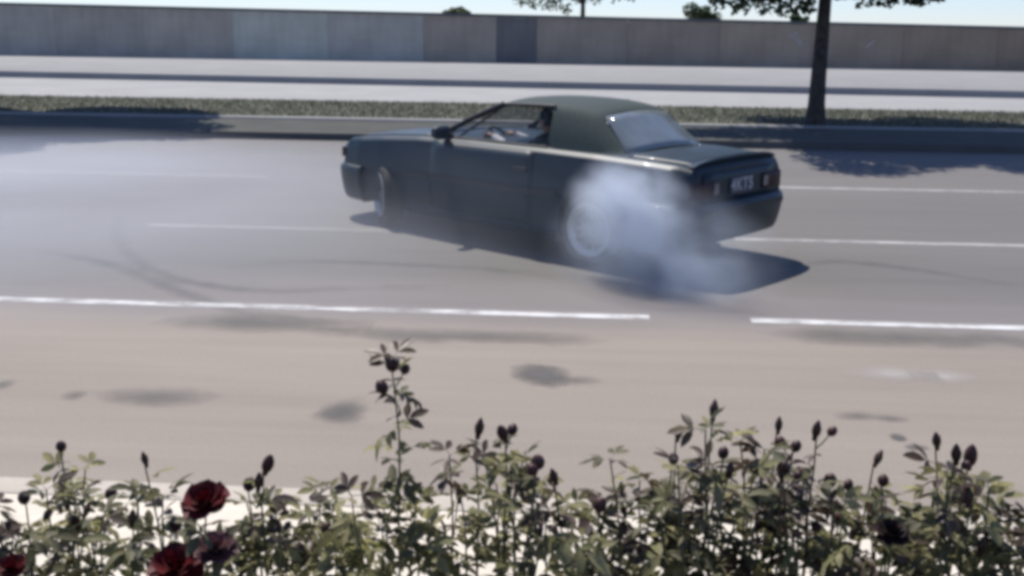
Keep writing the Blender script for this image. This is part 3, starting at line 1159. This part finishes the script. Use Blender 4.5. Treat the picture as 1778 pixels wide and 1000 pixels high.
# ---- wheels
tyre_prof = [(0.205, -0.085), (0.235, -0.098), (0.275, -0.102), (0.297, -0.092), (0.309, -0.07), (0.312, -0.035), (0.306, -0.03), (0.306, -0.022), (0.312, -0.018),
             (0.312, 0.018), (0.306, 0.022), (0.306, 0.03), (0.312, 0.035), (0.309, 0.07), (0.297, 0.092), (0.275, 0.102), (0.235, 0.098), (0.205, 0.085)]
tyre_me = MB().lathe(tyre_prof, 40, 'Y').me("tyre", 50)
rim_prof = [(0.196, -0.085), (0.213, -0.085), (0.213, -0.06), (0.19, -0.05), (0.185, 0.0), (0.186, 0.055), (0.206, 0.072), (0.226, 0.098), (0.232, 0.106), (0.221, 0.110), (0.203, 0.086), (0.182, 0.07), (0.178, 0.06), (0.170, 0.0), (0.172, -0.06)]
rm = MB()
for k in range(10):
    t = 2 * math.pi * k / 10
    ca, sa = math.cos(t), math.sin(t)
    def P(r, w, y): return (r * ca - w * sa, y, r * sa + w * ca)
    rows = [[P(0.045, -.016, .078), P(0.045, .016, .078), P(0.045, .016, .05), P(0.045, -.016, .05)],
            [P(0.12, -.013, .086), P(0.12, .013, .086), P(0.12, .013, .058), P(0.12, -.013, .058)],
            [P(0.186, -.018, .074), P(0.186, .018, .074), P(0.186, .018, .05), P(0.186, -.018, .05)]]
    rm.grid(rows, closed=True)
rim_me = MB().lathe(rim_prof, 40, 'Y').me("rim", 40)
spoke_me = rm.me("spokes", 40)
hub_me = MB().lathe([(0.0, 0.092), (0.03, 0.090), (0.055, 0.082), (0.058, 0.05), (0.0, 0.05)], 20, 'Y').me("hub", 50)
disc_me = MB().lathe([(0.05, 0.02), (0.142, 0.02), (0.142, -0.005), (0.05, -0.005)], 30, 'Y').me("brake_disc", 50)
for me, mt in ((tyre_me, 'rubber'), (rim_me, 'rim'), (spoke_me, 'spoke'), (hub_me, 'spoke'), (disc_me, 'disc')):
    me.materials.append(M[mt])
for ax, sgn, steer in ((0, 1, 0), (0, -1, 0), (WB, 1, -0.5), (WB, -1, -0.5)):
    w = empty("wheel", (ax, sgn * 0.715, 0.312), parent=car)
    w.rotation_euler = (0, 0, steer + (0 if sgn > 0 else math.pi))
    for nme, me in (("tyre", tyre_me), ("rim", rim_me), ("spokes", spoke_me), ("hub", hub_me), ("brake_disc", disc_me)):
        obj(nme, me, None, w)
# dark wells behind the wheels
for ax in (0, WB):
    for sgn in (1, -1):
        n = 20
        pr = [(0.352 * math.cos(t), 0.352 * math.sin(t)) for t in np.linspace(-0.35, math.pi + 0.35, n)]
        MB().grid([[(ax + a, sgn * y, 0.315 + b) for a, b in pr] for y in (0.585, 0.78)]).build("wheel_liner", M['trim'], car, 60)

# ------------------------------------------------------------------ the driver
def skin_body(name, joints, bones, mat, parent, root=0, sub=2):
    me = bpy.data.meshes.new(name)
    me.from_pydata([j[:3] for j in joints], bones, [])
    o = obj(name, me, None, parent)
    m = o.modifiers.new("skin", 'SKIN')
    m.use_smooth_shade = True
    for i, d in enumerate(me.skin_vertices[0].data):
        r = joints[i][3]
        d.radius = (r, r) if not hasattr(r, '__len__') else r
        d.use_root = i == root
    s = o.modifiers.new("sub", 'SUBSURF')
    s.levels = sub
    s.render_levels = sub
    bpy.context.view_layer.update()
    dg = bpy.context.evaluated_depsgraph_get()
    new = bpy.data.meshes.new_from_object(o.evaluated_get(dg))
    o.modifiers.clear()
    o.data = new
    new.materials.clear()
    new.materials.append(mat)
    for p in new.polygons: p.use_smooth = True
    return o


def car_pt(p):
    return car.matrix_world @ Vector(p)


bpy.context.view_layer.update()
drv = empty("person", car_pt((0.95, 0.36, 0.54)), math.pi - CAR_YAW)
tag(drv, "driver in a dark top with pale sleeves at the wheel of the dark car", "person")
# local frame: x forward, y left, z up, origin on the seat
J = [(0.0, 0, 0.06, .13), (-0.05, 0, 0.20, .125), (-0.10, 0, 0.36, .14), (-0.12, 0, 0.46, .11), (-0.115, 0, 0.52, .055),    # pelvis..neck
     (-0.115, 0.17, 0.44, .065), (0.06, 0.24, 0.30, .052), (0.26, 0.205, 0.375, .040), (0.46, 0.15, 0.44, .030),
     (-0.115, -0.17, 0.44, .065), (0.06, -0.24, 0.30, .052), (0.26, -0.205, 0.375, .040), (0.46, -0.15, 0.44, .030),
     (0.10, 0.10, 0.05, .095), (0.48, 0.13, 0.10, .075), (0.78, 0.12, -0.22, .05),
     (0.10, -0.10, 0.05, .095), (0.48, -0.13, 0.10, .075), (0.78, -0.12, -0.22, .05)]
Bn = [(0, 1), (1, 2), (2, 3), (3, 4), (3, 5), (5, 6), (6, 7), (7, 8), (3, 9), (9, 10), (10, 11), (11, 12), (0, 13), (13, 14), (14, 15), (0, 16), (16, 17), (17, 18)]
skin_body("body", J, Bn, M['shirt'], drv)
for s_ in (1, -1):
    MB().tube([(0.10, s_ * 0.232, 0.315), (0.26, s_ * 0.205, 0.377), (0.40, s_ * 0.166, 0.42), (0.445, s_ * 0.154, 0.436)], [.054, .050, .042, .043], 12).build("sleeve", M['cuff'], drv, 70)
    # hand gripping the wheel: palm, four fingers and a thumb
    hx, hy, hz = 0.50, s_ * 0.145, 0.452
    HJ = [(hx - .05, hy, hz - .012, .024), (hx, hy, hz, .028), (hx + .03, hy, hz + .004, .026)]
    HB = [(0, 1), (1, 2)]
    for fi, (dy, L) in enumerate(((-.027, .034), (-.009, .040), (.009, .038), (.026, .030))):
        k = len(HJ)
        HJ += [(hx + .045, hy + dy, hz + .012, .0095), (hx + .045 + L * .6, hy + dy, hz + .002, .009), (hx + .045 + L * .5, hy + dy, hz - .028, .008)]
        HB += [(2, k), (k, k + 1), (k + 1, k + 2)]
    k = len(HJ)
    HJ += [(hx + .005, hy - s_ * .036, hz + .002, .011), (hx + .04, hy - s_ * .045, hz - .012, .009)]
    HB += [(1, k), (k, k + 1)]
    skin_body("hand", HJ, HB, M['skin'], drv, root=1, sub=1)
# head: shaped skull with brow, nose, chin and ears
bm = bmesh.new()
bmesh.ops.create_icosphere(bm, subdivisions=4, radius=1.0)
for v in bm.verts:
    x, y, z = v.co
    px_, py_, pz_ = x * 0.098, y * 0.076, z * 0.115
    if z < 0: px_ *= 1 - 0.12 * (-z); py_ *= 1 - 0.28 * (-z) ** 1.5
    if x > 0:
        nose = math.exp(-((y / .16) ** 2) - ((z + .14) / .22) ** 2)
        px_ += 0.024 * nose
        px_ -= 0.010 * math.exp(-(((abs(y) - .36) / .18) ** 2) - ((z - .08) / .13) ** 2)
        px_ += 0.008 * math.exp(-((y / .35) ** 2) - ((z + .80) / .2) ** 2)
        px_ -= 0.004 * math.exp(-((y / .3) ** 2) - ((z + .48) / .05) ** 2)
    ear = math.exp(-((x + .05) / .16) ** 2 - ((z + .05) / .24) ** 2) * (abs(y) ** 6)
    py_ += math.copysign(0.018 * ear, y)
    v.co = (px_, py_, pz_)
me = bpy.data.meshes.new("head")
bm.to_mesh(me)
bm.free()
for p in me.polygons: p.use_smooth = True
HP = (-0.085, 0, 0.622)
hd = obj("head", me, M['skin'], drv, loc=HP, rot=(0, R(4), R(-8)))
bm = bmesh.new()
bmesh.ops.create_icosphere(bm, subdivisions=4, radius=1.0)
rh = random.Random(4)
for v in bm.verts:
    x, y, z = v.co
    k = 1.0 + rh.uniform(-.02, .03)
    v.co = (x * 0.108 * k - 0.008, y * 0.086 * k, z * 0.122 * k + 0.006)
dele = [v for v in bm.verts if (v.co.x > 0.035 and v.co.z < 0.062) or v.co.z < -0.055 or (v.co.x > -0.02 and v.co.z < -0.01)]
bmesh.ops.delete(bm, geom=dele, context='VERTS')
me = bpy.data.meshes.new("hair")
bm.to_mesh(me)
bm.free()
for p in me.polygons: p.use_smooth = True
obj("hair", me, M['hair'], hd)
for s_ in (1, -1):
    e_ = MB().lathe([(0, .008), (.006, .006), (.009, 0), (.006, -.006), (0, -.008)], 10).build("eye", M['hair'], hd, 80, loc=(0.088, s_ * 0.028, 0.010))

# ------------------------------------------------------------------ tyre smoke (real volumes)
def smoke_mat(name, density, col, nscale, lo, hi, soft_edge=1.0, dims=(1, 1, 1), aniso=0.2):
    m = bpy.data.materials.new(name)
    m.use_nodes = True
    nt = m.node_tree
    nt.nodes.remove(nt.nodes["Principled BSDF"])
    vol = nt.nodes.new("ShaderNodeVolumePrincipled")
    vol.inputs["Color"].default_value = (*col, 1)
    vol.inputs["Anisotropy"].default_value = aniso
    tc = nt.nodes.new("ShaderNodeTexCoord")
    ln = nt.nodes.new("ShaderNodeVectorMath")
    ln.operation = 'LENGTH'
    nt.links.new(tc.outputs["Object"], ln.inputs[0])
    fall = math_node(nt, 'SUBTRACT', 1.0, ln.outputs["Value"], clamp=True)
    fall = math_node(nt, 'POWER', fall, soft_edge)
    n = noise(nt, nscale, 3, 0.55, vec=tc.outputs["Object"], dims=dims)
    mr = nt.nodes.new("ShaderNodeMapRange")
    mr.interpolation_type = 'SMOOTHSTEP'
    mr.inputs["From Min"].default_value = lo
    mr.inputs["From Max"].default_value = hi
    nt.links.new(n, mr.inputs["Value"])
    d = math_node(nt, 'MULTIPLY', math_node(nt, 'MULTIPLY', fall, mr.outputs[0]), density)
    nt.links.new(d, vol.inputs["Density"])
    nt.links.new(vol.outputs[0], nt.nodes["Material Output"].inputs["Volume"])
    return m


def puff_mesh():
    bm = bmesh.new()
    bmesh.ops.create_icosphere(bm, subdivisions=3, radius=1.0)
    me = bpy.data.meshes.new("tyre_smoke")
    bm.to_mesh(me)
    bm.free()
    return me


def puff(name, c, r, mat, label, rz=None):
    o = obj(name, puff_mesh(), mat)
    o.location = car_pt(c)
    o.scale = r
    o.rotation_euler = (0, 0, math.pi - CAR_YAW if rz is None else rz)
    o.visible_shadow = True
    tag(o, label, "smoke", kind='stuff')
    return o


SM = (0.72, 0.81, 0.95)
puff("tyre_smoke", (-0.55, 1.02, 0.62), (0.64, 0.38, 0.46), smoke_mat("smoke_core", 9.5, (0.78, 0.85, 0.96), 1.9, 0.26, 0.62, 1.3), "dense pale smoke ball bursting over the rear wheel")
puff("tyre_smoke", (-0.95, 1.12, 0.28), (1.15, 0.65, 0.62), smoke_mat("smoke_low", 2.2, SM, 2.0, 0.28, 0.66, 1.2), "thinner smoke curling low behind the rear wheel to the ground")
puff("tyre_smoke", (0.7, 1.1, 0.45), (2.7, 0.6, 0.75), smoke_mat("smoke_side", 0.13, SM, 1.3, 0.2, 0.7, 0.8), "faint smoke veil along the near flank of the car")
v = puff("drifting_smoke", (0, 0, 0), (7.6, 5.6, 0.72), smoke_mat("smoke_drift", 0.30, (0.84, 0.88, 0.97), 1.6, 0.2, 0.7, 0.7), "broad thin smoke haze drifting low over the left lanes", rz=0.05)
v.location = (-7.4, 10.6, 0.10)

# ------------------------------------------------------------------ rose bushes along the near pavement
def leaflet(v, f, base, d, up, L, W, fold=0.25, droop=0.15):
    """one leaf blade: midrib and two folded halves"""
    side = d.cross(up).normalized()
    up = side.cross(d).normalized()
    k = len(v)
    ws = (0.0, 0.78, 1.0, 0.62, 0.0)
    ts = (0.0, 0.28, 0.55, 0.82, 1.0)
    for t, w in zip(ts, ws):
        c = base + d * (L * t) - up * (droop * L * t * t)
        if w == 0:
            v.append(c)
        else:
            v.append(c - up * (fold * W * 0.5 * w) * 0)
            v.append(c + side * (W * 0.5 * w) + up * (fold * W * w * 0.5))
            v.append(c - side * (W * 0.5 * w) + up * (fold * W * w * 0.5))
    # indices: 0 base, (1,2,3) (4,5,6) (7,8,9), 10 tip
    f += [(k, k + 2, k + 1), (k, k + 1, k + 3)]
    for a in (1, 4):
        b = a + 3
        f += [(k + a, k + a + 1, k + b + 1, k + b), (k + a, k + b, k + b + 2, k + a + 2)]
    f += [(k + 7, k + 8, k + 10), (k + 7, k + 10, k + 9)]


def leaf_mesh(mat, seed, n=5, L=0.11):
    rng = random.Random(seed)
    v, f = [], []
    Y, Z, X = Vector((0, 1, 0)), Vector((0, 0, 1)), Vector((1, 0, 0))
    # rachis as a thin strip
    k = len(v)
    curve = lambda t: Vector((0, L * t, -0.16 * L * t * t))
    for t in (0, 0.5, 1.0):
        v += [curve(t) + X * 0.0012, curve(t) - X * 0.0012]
    f += [(0, 1, 3, 2), (2, 3, 5, 4)]
    fold, dr = rng.uniform(.2, .8), rng.uniform(.05, .55)
    leaflet(v, f, curve(1.0), (Y - Z * 0.3).normalized(), Z, 0.056 * rng.uniform(.8, 1.2), 0.025, fold, dr)
    for t, s in ((0.82, .95), (0.42, .8))[: (n - 1) // 2]:
        for sx in (1, -1):
            d = (Y * 0.55 + X * sx * 0.9 - Z * rng.uniform(-.1, .35)).normalized()
            leaflet(v, f, curve(t), d, Z, 0.050 * s * rng.uniform(.8, 1.2), 0.022 * s, fold, dr)
    me = mesh("leaf", v, f, recalc=False)
    for p in me.polygons: p.use_smooth = True
    me.materials.append(M[mat])
    return me


LEAVES = {m: [leaf_mesh(m, i * 7 + hash(len(m)) % 5, (5, 5, 3, 5)[i], (0.058, 0.068, 0.042, 0.050)[i]) for i in range(4)] for m in ('leaf', 'leaf_dark', 'leaf_red')}
SMALL = {m: [leaf_mesh(m, 90 + i, 3, 0.03) for i in range(2)] for m in ('leaf', 'leaf_dark', 'leaf_red')}


def bud_mesh(kind):
    if kind == 'bud':      # long pointed bud
        pr = [(0.0, -0.012), (0.006, -0.010), (0.0075, -0.004), (0.0065, 0.0), (0.0105, 0.008), (0.0125, 0.018), (0.0105, 0.030), (0.006, 0.042), (0.0, 0.050)]
    elif kind == 'fat':
        pr = [(0.0, -0.014), (0.009, -0.012), (0.010, -0.004), (0.009, 0.0), (0.016, 0.012), (0.0195, 0.028), (0.0175, 0.045), (0.010, 0.062), (0.0, 0.072)]
    else:                  # round bud or hip
        pr = [(0.0, -0.012), (0.008, -0.011), (0.015, -0.004), (0.0185, 0.006), (0.017, 0.017), (0.011, 0.025), (0.004, 0.030), (0.0, 0.031)]
    me = MB().lathe(pr, 10).me("bud", 80)
    me.materials.append(M['bud'])
    v, f = [], []
    h = {'bud': .046, 'fat': .06, 'round': .034}[kind]
    for k in range(5):
        a = 2 * math.pi * k / 5
        d = Vector((math.cos(a) * 0.42, math.sin(a) * 0.42, 0.9)).normalized()
        leaflet(v, f, Vector((math.cos(a) * .006, math.sin(a) * .006, -.002)), d, Vector((-math.cos(a), -math.sin(a), 0.4)), h * .75, 0.009, 0.1, -0.25)
    cal = mesh("calyx", v, f, recalc=False)
    cal.materials.append(M['sepal'])
    return me, cal


BUDS = {k: bud_mesh(k) for k in ('bud', 'fat', 'round')}


def petal_mesh(mat):
    rows = []
    n = 6
    for j in range(n + 1):
        t = j / n
        w = (0.25 + 0.95 * math.sin(min(1, t * 1.05) * 1.75)) * 0.5
        r = []
        for i in range(n + 1):
            s = (i / n - 0.5) * 2
            x = s * w * 0.9
            y = t * (1 - 0.08 * s * s)
            z = 0.42 * t * t - 0.30 * t - 0.0 + 0.22 * (s * s) * (0.5 + .5 * t) - (0.25 * max(0, t - .75) * 2)
            r.append((x, y, z))
        rows.append(r)
    me = MB().grid(rows).me("petal", 180)
    me.materials.append(M[mat])
    return me


PETALS = {m: petal_mesh(m) for m in ('petal', 'petal_dark', 'petal_mauve')}


def bloom(parent, loc, size, mat, axis, seed):
    rng = random.Random(seed)
    b = empty("bloom", loc, parent=parent)
    b.rotation_mode = 'QUATERNION'
    b.rotation_quaternion = Vector(axis).to_track_quat('Z', 'Y')
    k = 0
    for n, tilt, sc, z in ((3, 82, 0.46, 0.10), (4, 70, 0.58, 0.06), (5, 52, 0.78, 0.02), (6, 30, 0.98, -0.02), (6, 6, 1.05, -0.07)):
        for i in range(n):
            a = 2 * math.pi * i / n + k * 0.6 + rng.uniform(-.15, .15)
            p = obj("petal", PETALS[mat], None, b)
            m_ = Matrix.Rotation(a, 4, 'Z') @ Matrix.Translation((0, size * 0.03, z * size)) @ Matrix.Rotation(R(tilt + rng.uniform(-9, 9)), 4, 'X') @ Matrix.Scale(size * 0.52 * sc * rng.uniform(.92, 1.08), 4)
            p.matrix_local = m_
        k += 1
    return b


def place_leaf(parent, pos, az, el, rng, mat, small=False, scale=1.0):
    me = rng.choice((SMALL if small else LEAVES)[mat])
    o = obj("leaf", me, None, parent)
    d = Vector((math.cos(az) * math.cos(el), math.sin(az) * math.cos(el), math.sin(el)))
    z = Vector((0, 0, 1)) + Vector((rng.uniform(-.9, .9), rng.uniform(-.9, .9), 0))
    x = d.cross(z).normalized()
    z = x.cross(d)
    s = scale * rng.uniform(0.85, 1.2)
    o.matrix_local = Matrix(((x.x * s, d.x * s, z.x * s, pos.x), (x.y * s, d.y * s, z.y * s, pos.y), (x.z * s, d.z * s, z.z * s, pos.z), (0, 0, 0, 1)))
    return o


SOIL = 0.09


def rose_bush(px, Yb, tips, label, seed, mats, fill=22, fill_box=None, scale=1.0):
    """tips: (px, py, ending, n leaves, first leafed fraction)"""
    rng = random.Random(seed)
    foot = at(px, 900, Y=Yb)
    base = Vector((foot.x, Yb, SOIL))
    b = empty("rose_bush", base)
    tag(b, label, "rose bush", "rose bushes along the near pavement")
    tips = list(tips)
    top = [t for t in tips if t[1] < 900]
    for t in top:                                   # slighter side shoots round each main cane
        for _ in range(1 if t[1] > 700 else 0):
            tips.append((t[0] + rng.uniform(-24, 24), min(960, t[1] + rng.uniform(22, 90)), rng.choice(('tuft', 'tuft', 'tuft', 'bud', 'round')) if t[1] > 700 else 'tuft', 4, .70))
    for ti, (tx, ty, end, nl, f0) in enumerate(tips):
        yy = Yb + (-.24 if (end or '').startswith('bloom') else rng.uniform(-.14, .14))
        tip = at(tx, ty, Y=yy) - base
        root = Vector((rng.uniform(-.06, .06), rng.uniform(-.05, .05), -0.02))
        bend = Vector((rng.uniform(-.05, .05), rng.uniform(-.05, .05), 0))
        def P(t):
            q = root.lerp(tip, t)
            k = 0.55 * t * t + 0.45 * t
            q.x = root.x + (tip.x - root.x) * (0.35 * t + 0.65 * math.sin(t * math.pi / 2)) + bend.x * math.sin(t * math.pi)
            q.y = root.y + (tip.y - root.y) * t + bend.y * math.sin(t * math.pi)
            q += Vector((math.sin(t * 17 + ti) * .004, 0, 0))
            return q
        ts = [i / 12 for i in range(13)]
        MB().tube([P(t) for t in ts], [0.0052 * scale * (1 - 0.62 * t) for t in ts], 6).build("cane", M['cane'], b, 80)
        az = rng.uniform(0, 6.28)
        nl = int(round(nl * 1.15))
        for i in range(nl):
            t = f0 + (0.985 - f0) * ((i + rng.uniform(0, .6)) / max(nl, 1)) ** 0.9
            az += 2.4 + rng.uniform(-.35, .35)
            young = t > 0.86 and rng.random() < 0.5
            mat = 'leaf_red' if young and rng.random() < 0.7 else (rng.choice(['leaf_dark', 'leaf_dark', 'leaf']) if ty < 700 else rng.choice(mats))  # dark leaf colour stands in for backlighting on the tallest shoot
            place_leaf(b, P(min(t, 0.99)), az, rng.uniform(-.35, .95), rng, mat, small=(t > 0.93 or rng.random() < .2), scale=scale * rng.uniform(.6, 1.2) * (1.0 - 0.7 * max(0, t - .75)))
        d = (P(1.0) - P(0.93)).normalized()
        d = (d + Vector((rng.uniform(-.35, .35), rng.uniform(-.35, .35), 0))).normalized()
        if end in BUDS:
            me, cal = BUDS[end]
            o = obj("bud", me, None, b)
            q = d.to_track_quat('Z', 'Y')
            s = scale * rng.uniform(.68, .95)
            o.matrix_local = Matrix.Translation(tip) @ q.to_matrix().to_4x4() @ Matrix.Scale(s, 4)
            obj("calyx", cal, None, o)
        elif end and end.startswith('bloom'):
            _, mt, sz = end.split(':')
            ax = Vector((rng.uniform(-.3, .3), rng.uniform(-.7, -.2), 1.0))
            bloom(b, tip, float(sz), mt, ax, seed + ti)
        if end == 'cluster' or (end in BUDS and rng.random() < .35):
            for k in range(3 if end == 'cluster' else 1):
                az += 2.2
                q0 = P(0.97 - 0.035 * k)
                q1 = q0 + Vector((math.cos(az) * .032, math.sin(az) * .02, rng.uniform(.015, .045)))
                MB().tube([q0, q0.lerp(q1, .5) + Vector((0, 0, -.004)), q1], [0.0022, 0.002, 0.0016], 5).build("cane", M['cane'], b, 80)
                me, cal = BUDS['round' if rng.random() < .6 else 'bud']
                o = obj("bud", me, None, b)
                o.matrix_local = Matrix.Translation(q1) @ (q1 - q0).to_track_quat('Z', 'Y').to_matrix().to_4x4() @ Matrix.Scale(rng.uniform(.5, .8) * (1.3 if end == 'cluster' else 1), 4)
                obj("calyx", cal, None, o)
        if end in ('tuft', 'cluster'):
            for i in range(4):
                az += 2.1
                place_leaf(b, tip, az, rng.uniform(.0, .8), rng, rng.choice(['leaf_dark', 'leaf_red'] if ty < 800 else mats + ['leaf_red']), small=True, scale=scale * 0.85)
    # the leafy body of the bush
    x0, x1, y0, y1 = fill_box or (px - 70, px + 70, 900, 1010)
    for i in range(int(fill * (0.60 if fill > 80 else 0.36))):
        ty = y0 + (y1 - y0) * rng.random() ** 0.75
        p = at(rng.uniform(x0, x1), ty, Y=Yb + rng.uniform(-.22, .22)) - base
        place_leaf(b, p, rng.uniform(0, 6.28), rng.uniform(-.5, .5), rng, rng.choice(mats), scale=scale * rng.uniform(.9, 1.25))
    return b


G, D, RD = 'leaf', 'leaf_dark', 'leaf_red'
rose_bush(10, 2.35, [(-10, 880, 'tuft', 7, .6), (25, 930, 'tuft', 7, .6), (-30, 930, 'tuft', 6, .6), (22, 985, 'bloom:petal:0.06', 2, .6), (42, 868, 'round', 2, .8)],
          "rose bush with dark leaves cut off by the left frame edge", 1, [D, D, RD], 22, (-60, 70, 925, 1010))
rose_bush(130, 2.55, [(107, 778, 'round', 9, .62), (150, 815, 'tuft', 8, .62), (80, 850, 'tuft', 6, .62), (190, 860, 'round', 6, .66), (130, 880, 'tuft', 6, .6)],
          "pale green rose bush near the left edge topped by a tiny round bud", 2, [G, G, G, D], 24, (60, 240, 905, 1010))
rose_bush(300, 2.40, [(254, 806, 'bud', 4, .78), (285, 862, 'tuft', 7, .62), (358, 872, 'bloom:petal:0.092', 4, .7), (306, 985, 'bloom:petal:0.10', 3, .6), (375, 955, 'bloom:petal_mauve:0.08', 3, .6), (240, 870, 'tuft', 5, .7), (350, 915, 'tuft', 5, .65)],
          "rose bush bearing the large crimson blooms", 3, [D, D, G], 40, (225, 400, 915, 1015))
rose_bush(455, 2.45, [(461, 818, 'fat', 5, .74), (432, 845, 'round', 4, .75), (475, 870, 'tuft', 6, .7), (420, 920, 'tuft', 5, .6), (500, 935, 'tuft', 5, .6)],
          "rose bush with one fat dark pointed bud, right of the crimson blooms", 4, [D, G], 34, (405, 525, 900, 1010))
rose_bush(650, 2.50, [(681, 622, 'cluster', 24, .60), (560, 848, 'tuft', 10, .55), (610, 860, 'tuft', 9, .55), (720, 870, 'tuft', 8, .55), (530, 880, 'tuft', 8, .55), (660, 850, 'tuft', 8, .55), (585, 900, 'tuft', 6, .55)],
          "dense green rose bush whose leafy shoot rises tallest of all", 5, [G, G, G, D], 95, (520, 760, 880, 1015))
rose_bush(850, 2.50, [(783, 790, 'tuft', 7, .66), (830, 755, 'bud', 8, .62), (877, 762, 'fat', 5, .72), (905, 800, 'tuft', 7, .64), (860, 840, 'tuft', 7, .6), (800, 860, 'tuft', 6, .6)],
          "rose bush with a dark red pointed bud, right of the tallest shoot", 6, [G, G, D], 30, (780, 920, 900, 1012))
rose_bush(955, 2.42, [(935, 806, 'round', 6, .68), (965, 836, 'bud', 7, .66), (990, 880, 'tuft', 7, .6), (945, 900, 'tuft', 6, .6), (1010, 930, 'tuft', 5, .6)],
          "greyish rose bush with two small buds below the middle of the car", 7, [G, D, G], 28, (905, 1020, 905, 1012))
rose_bush(1075, 2.50, [(1062, 796, 'tuft', 7, .64), (1040, 880, 'round', 3, .75), (1110, 835, 'tuft', 7, .64), (1090, 870, 'tuft', 7, .6), (1045, 930, 'tuft', 5, .6)],
          "thin rose bush with one low round bud beside a forked shoot", 8, [G, D, RD], 20, (1030, 1130, 915, 1012))
rose_bush(1205, 2.45, [(1176, 762, 'bud', 6, .68), (1169, 800, 'round', 4, .76), (1238, 724, 'bud', 8, .62), (1222, 745, 'tuft', 4, .8), (1255, 790, 'round', 5, .7), (1285, 765, 'tuft', 3, .84), (1190, 850, 'tuft', 8, .58), (1240, 870, 'tuft', 8, .58), (1150, 880, 'tuft', 7, .58), (1290, 860, 'tuft', 6, .6)],
          "tall dark rose bush with clustered buds, below the rear of the car", 9, [D, D, G, RD, G], 62, (1130, 1310, 890, 1012))
rose_bush(1385, 2.55, [(1351, 748, 'bud', 5, .72), (1380, 778, 'round', 3, .8), (1358, 818, 'round', 4, .74), (1393, 826, 'round', 3, .76), (1415, 758, 'bud', 4, .76), (1440, 838, 'round', 5, .7), (1330, 780, 'tuft', 3, .8), (1365, 860, 'tuft', 7, .62), (1310, 880, 'tuft', 6, .62)],
          "sparse rose bush with slender shoots and many small round buds", 10, [G, D, RD], 14, (1400, 1480, 920, 1012))
rose_bush(1500, 2.50, [(1520, 805, 'bud', 4, .74), (1533, 838, 'round', 3, .78), (1472, 845, 'round', 5, .68), (1548, 925, 'bloom:petal_dark:0.068', 3, .7), (1500, 880, 'tuft', 7, .6), (1450, 880, 'tuft', 6, .6), (1540, 870, 'tuft', 4, .7)],
          "rose bush carrying one almost black bloom", 11, [G, G, D], 34, (1420, 1600, 915, 1012))
rose_bush(1665, 2.45, [(1627, 775, 'bud', 5, .7), (1660, 800, 'bud', 8, .62), (1682, 808, 'fat', 8, .62), (1715, 845, 'tuft', 9, .58), (1620, 850, 'tuft', 8, .58), (1650, 880, 'tuft', 8, .56), (1740, 890, 'tuft', 7, .56), (1700, 880, 'tuft', 6, .58)],
          "upright leafy rose bush with three pointed buds near the right edge", 12, [G, G, D], 56, (1595, 1750, 890, 1012))
rose_bush(1790, 2.40, [(1785, 905, 'tuft', 6, .6), (1760, 940, 'tuft', 6, .6), (1810, 930, 'tuft', 5, .6)],
          "low rose bush cut off by the right frame edge", 13, [D, G], 16, (1745, 1820, 930, 1012))
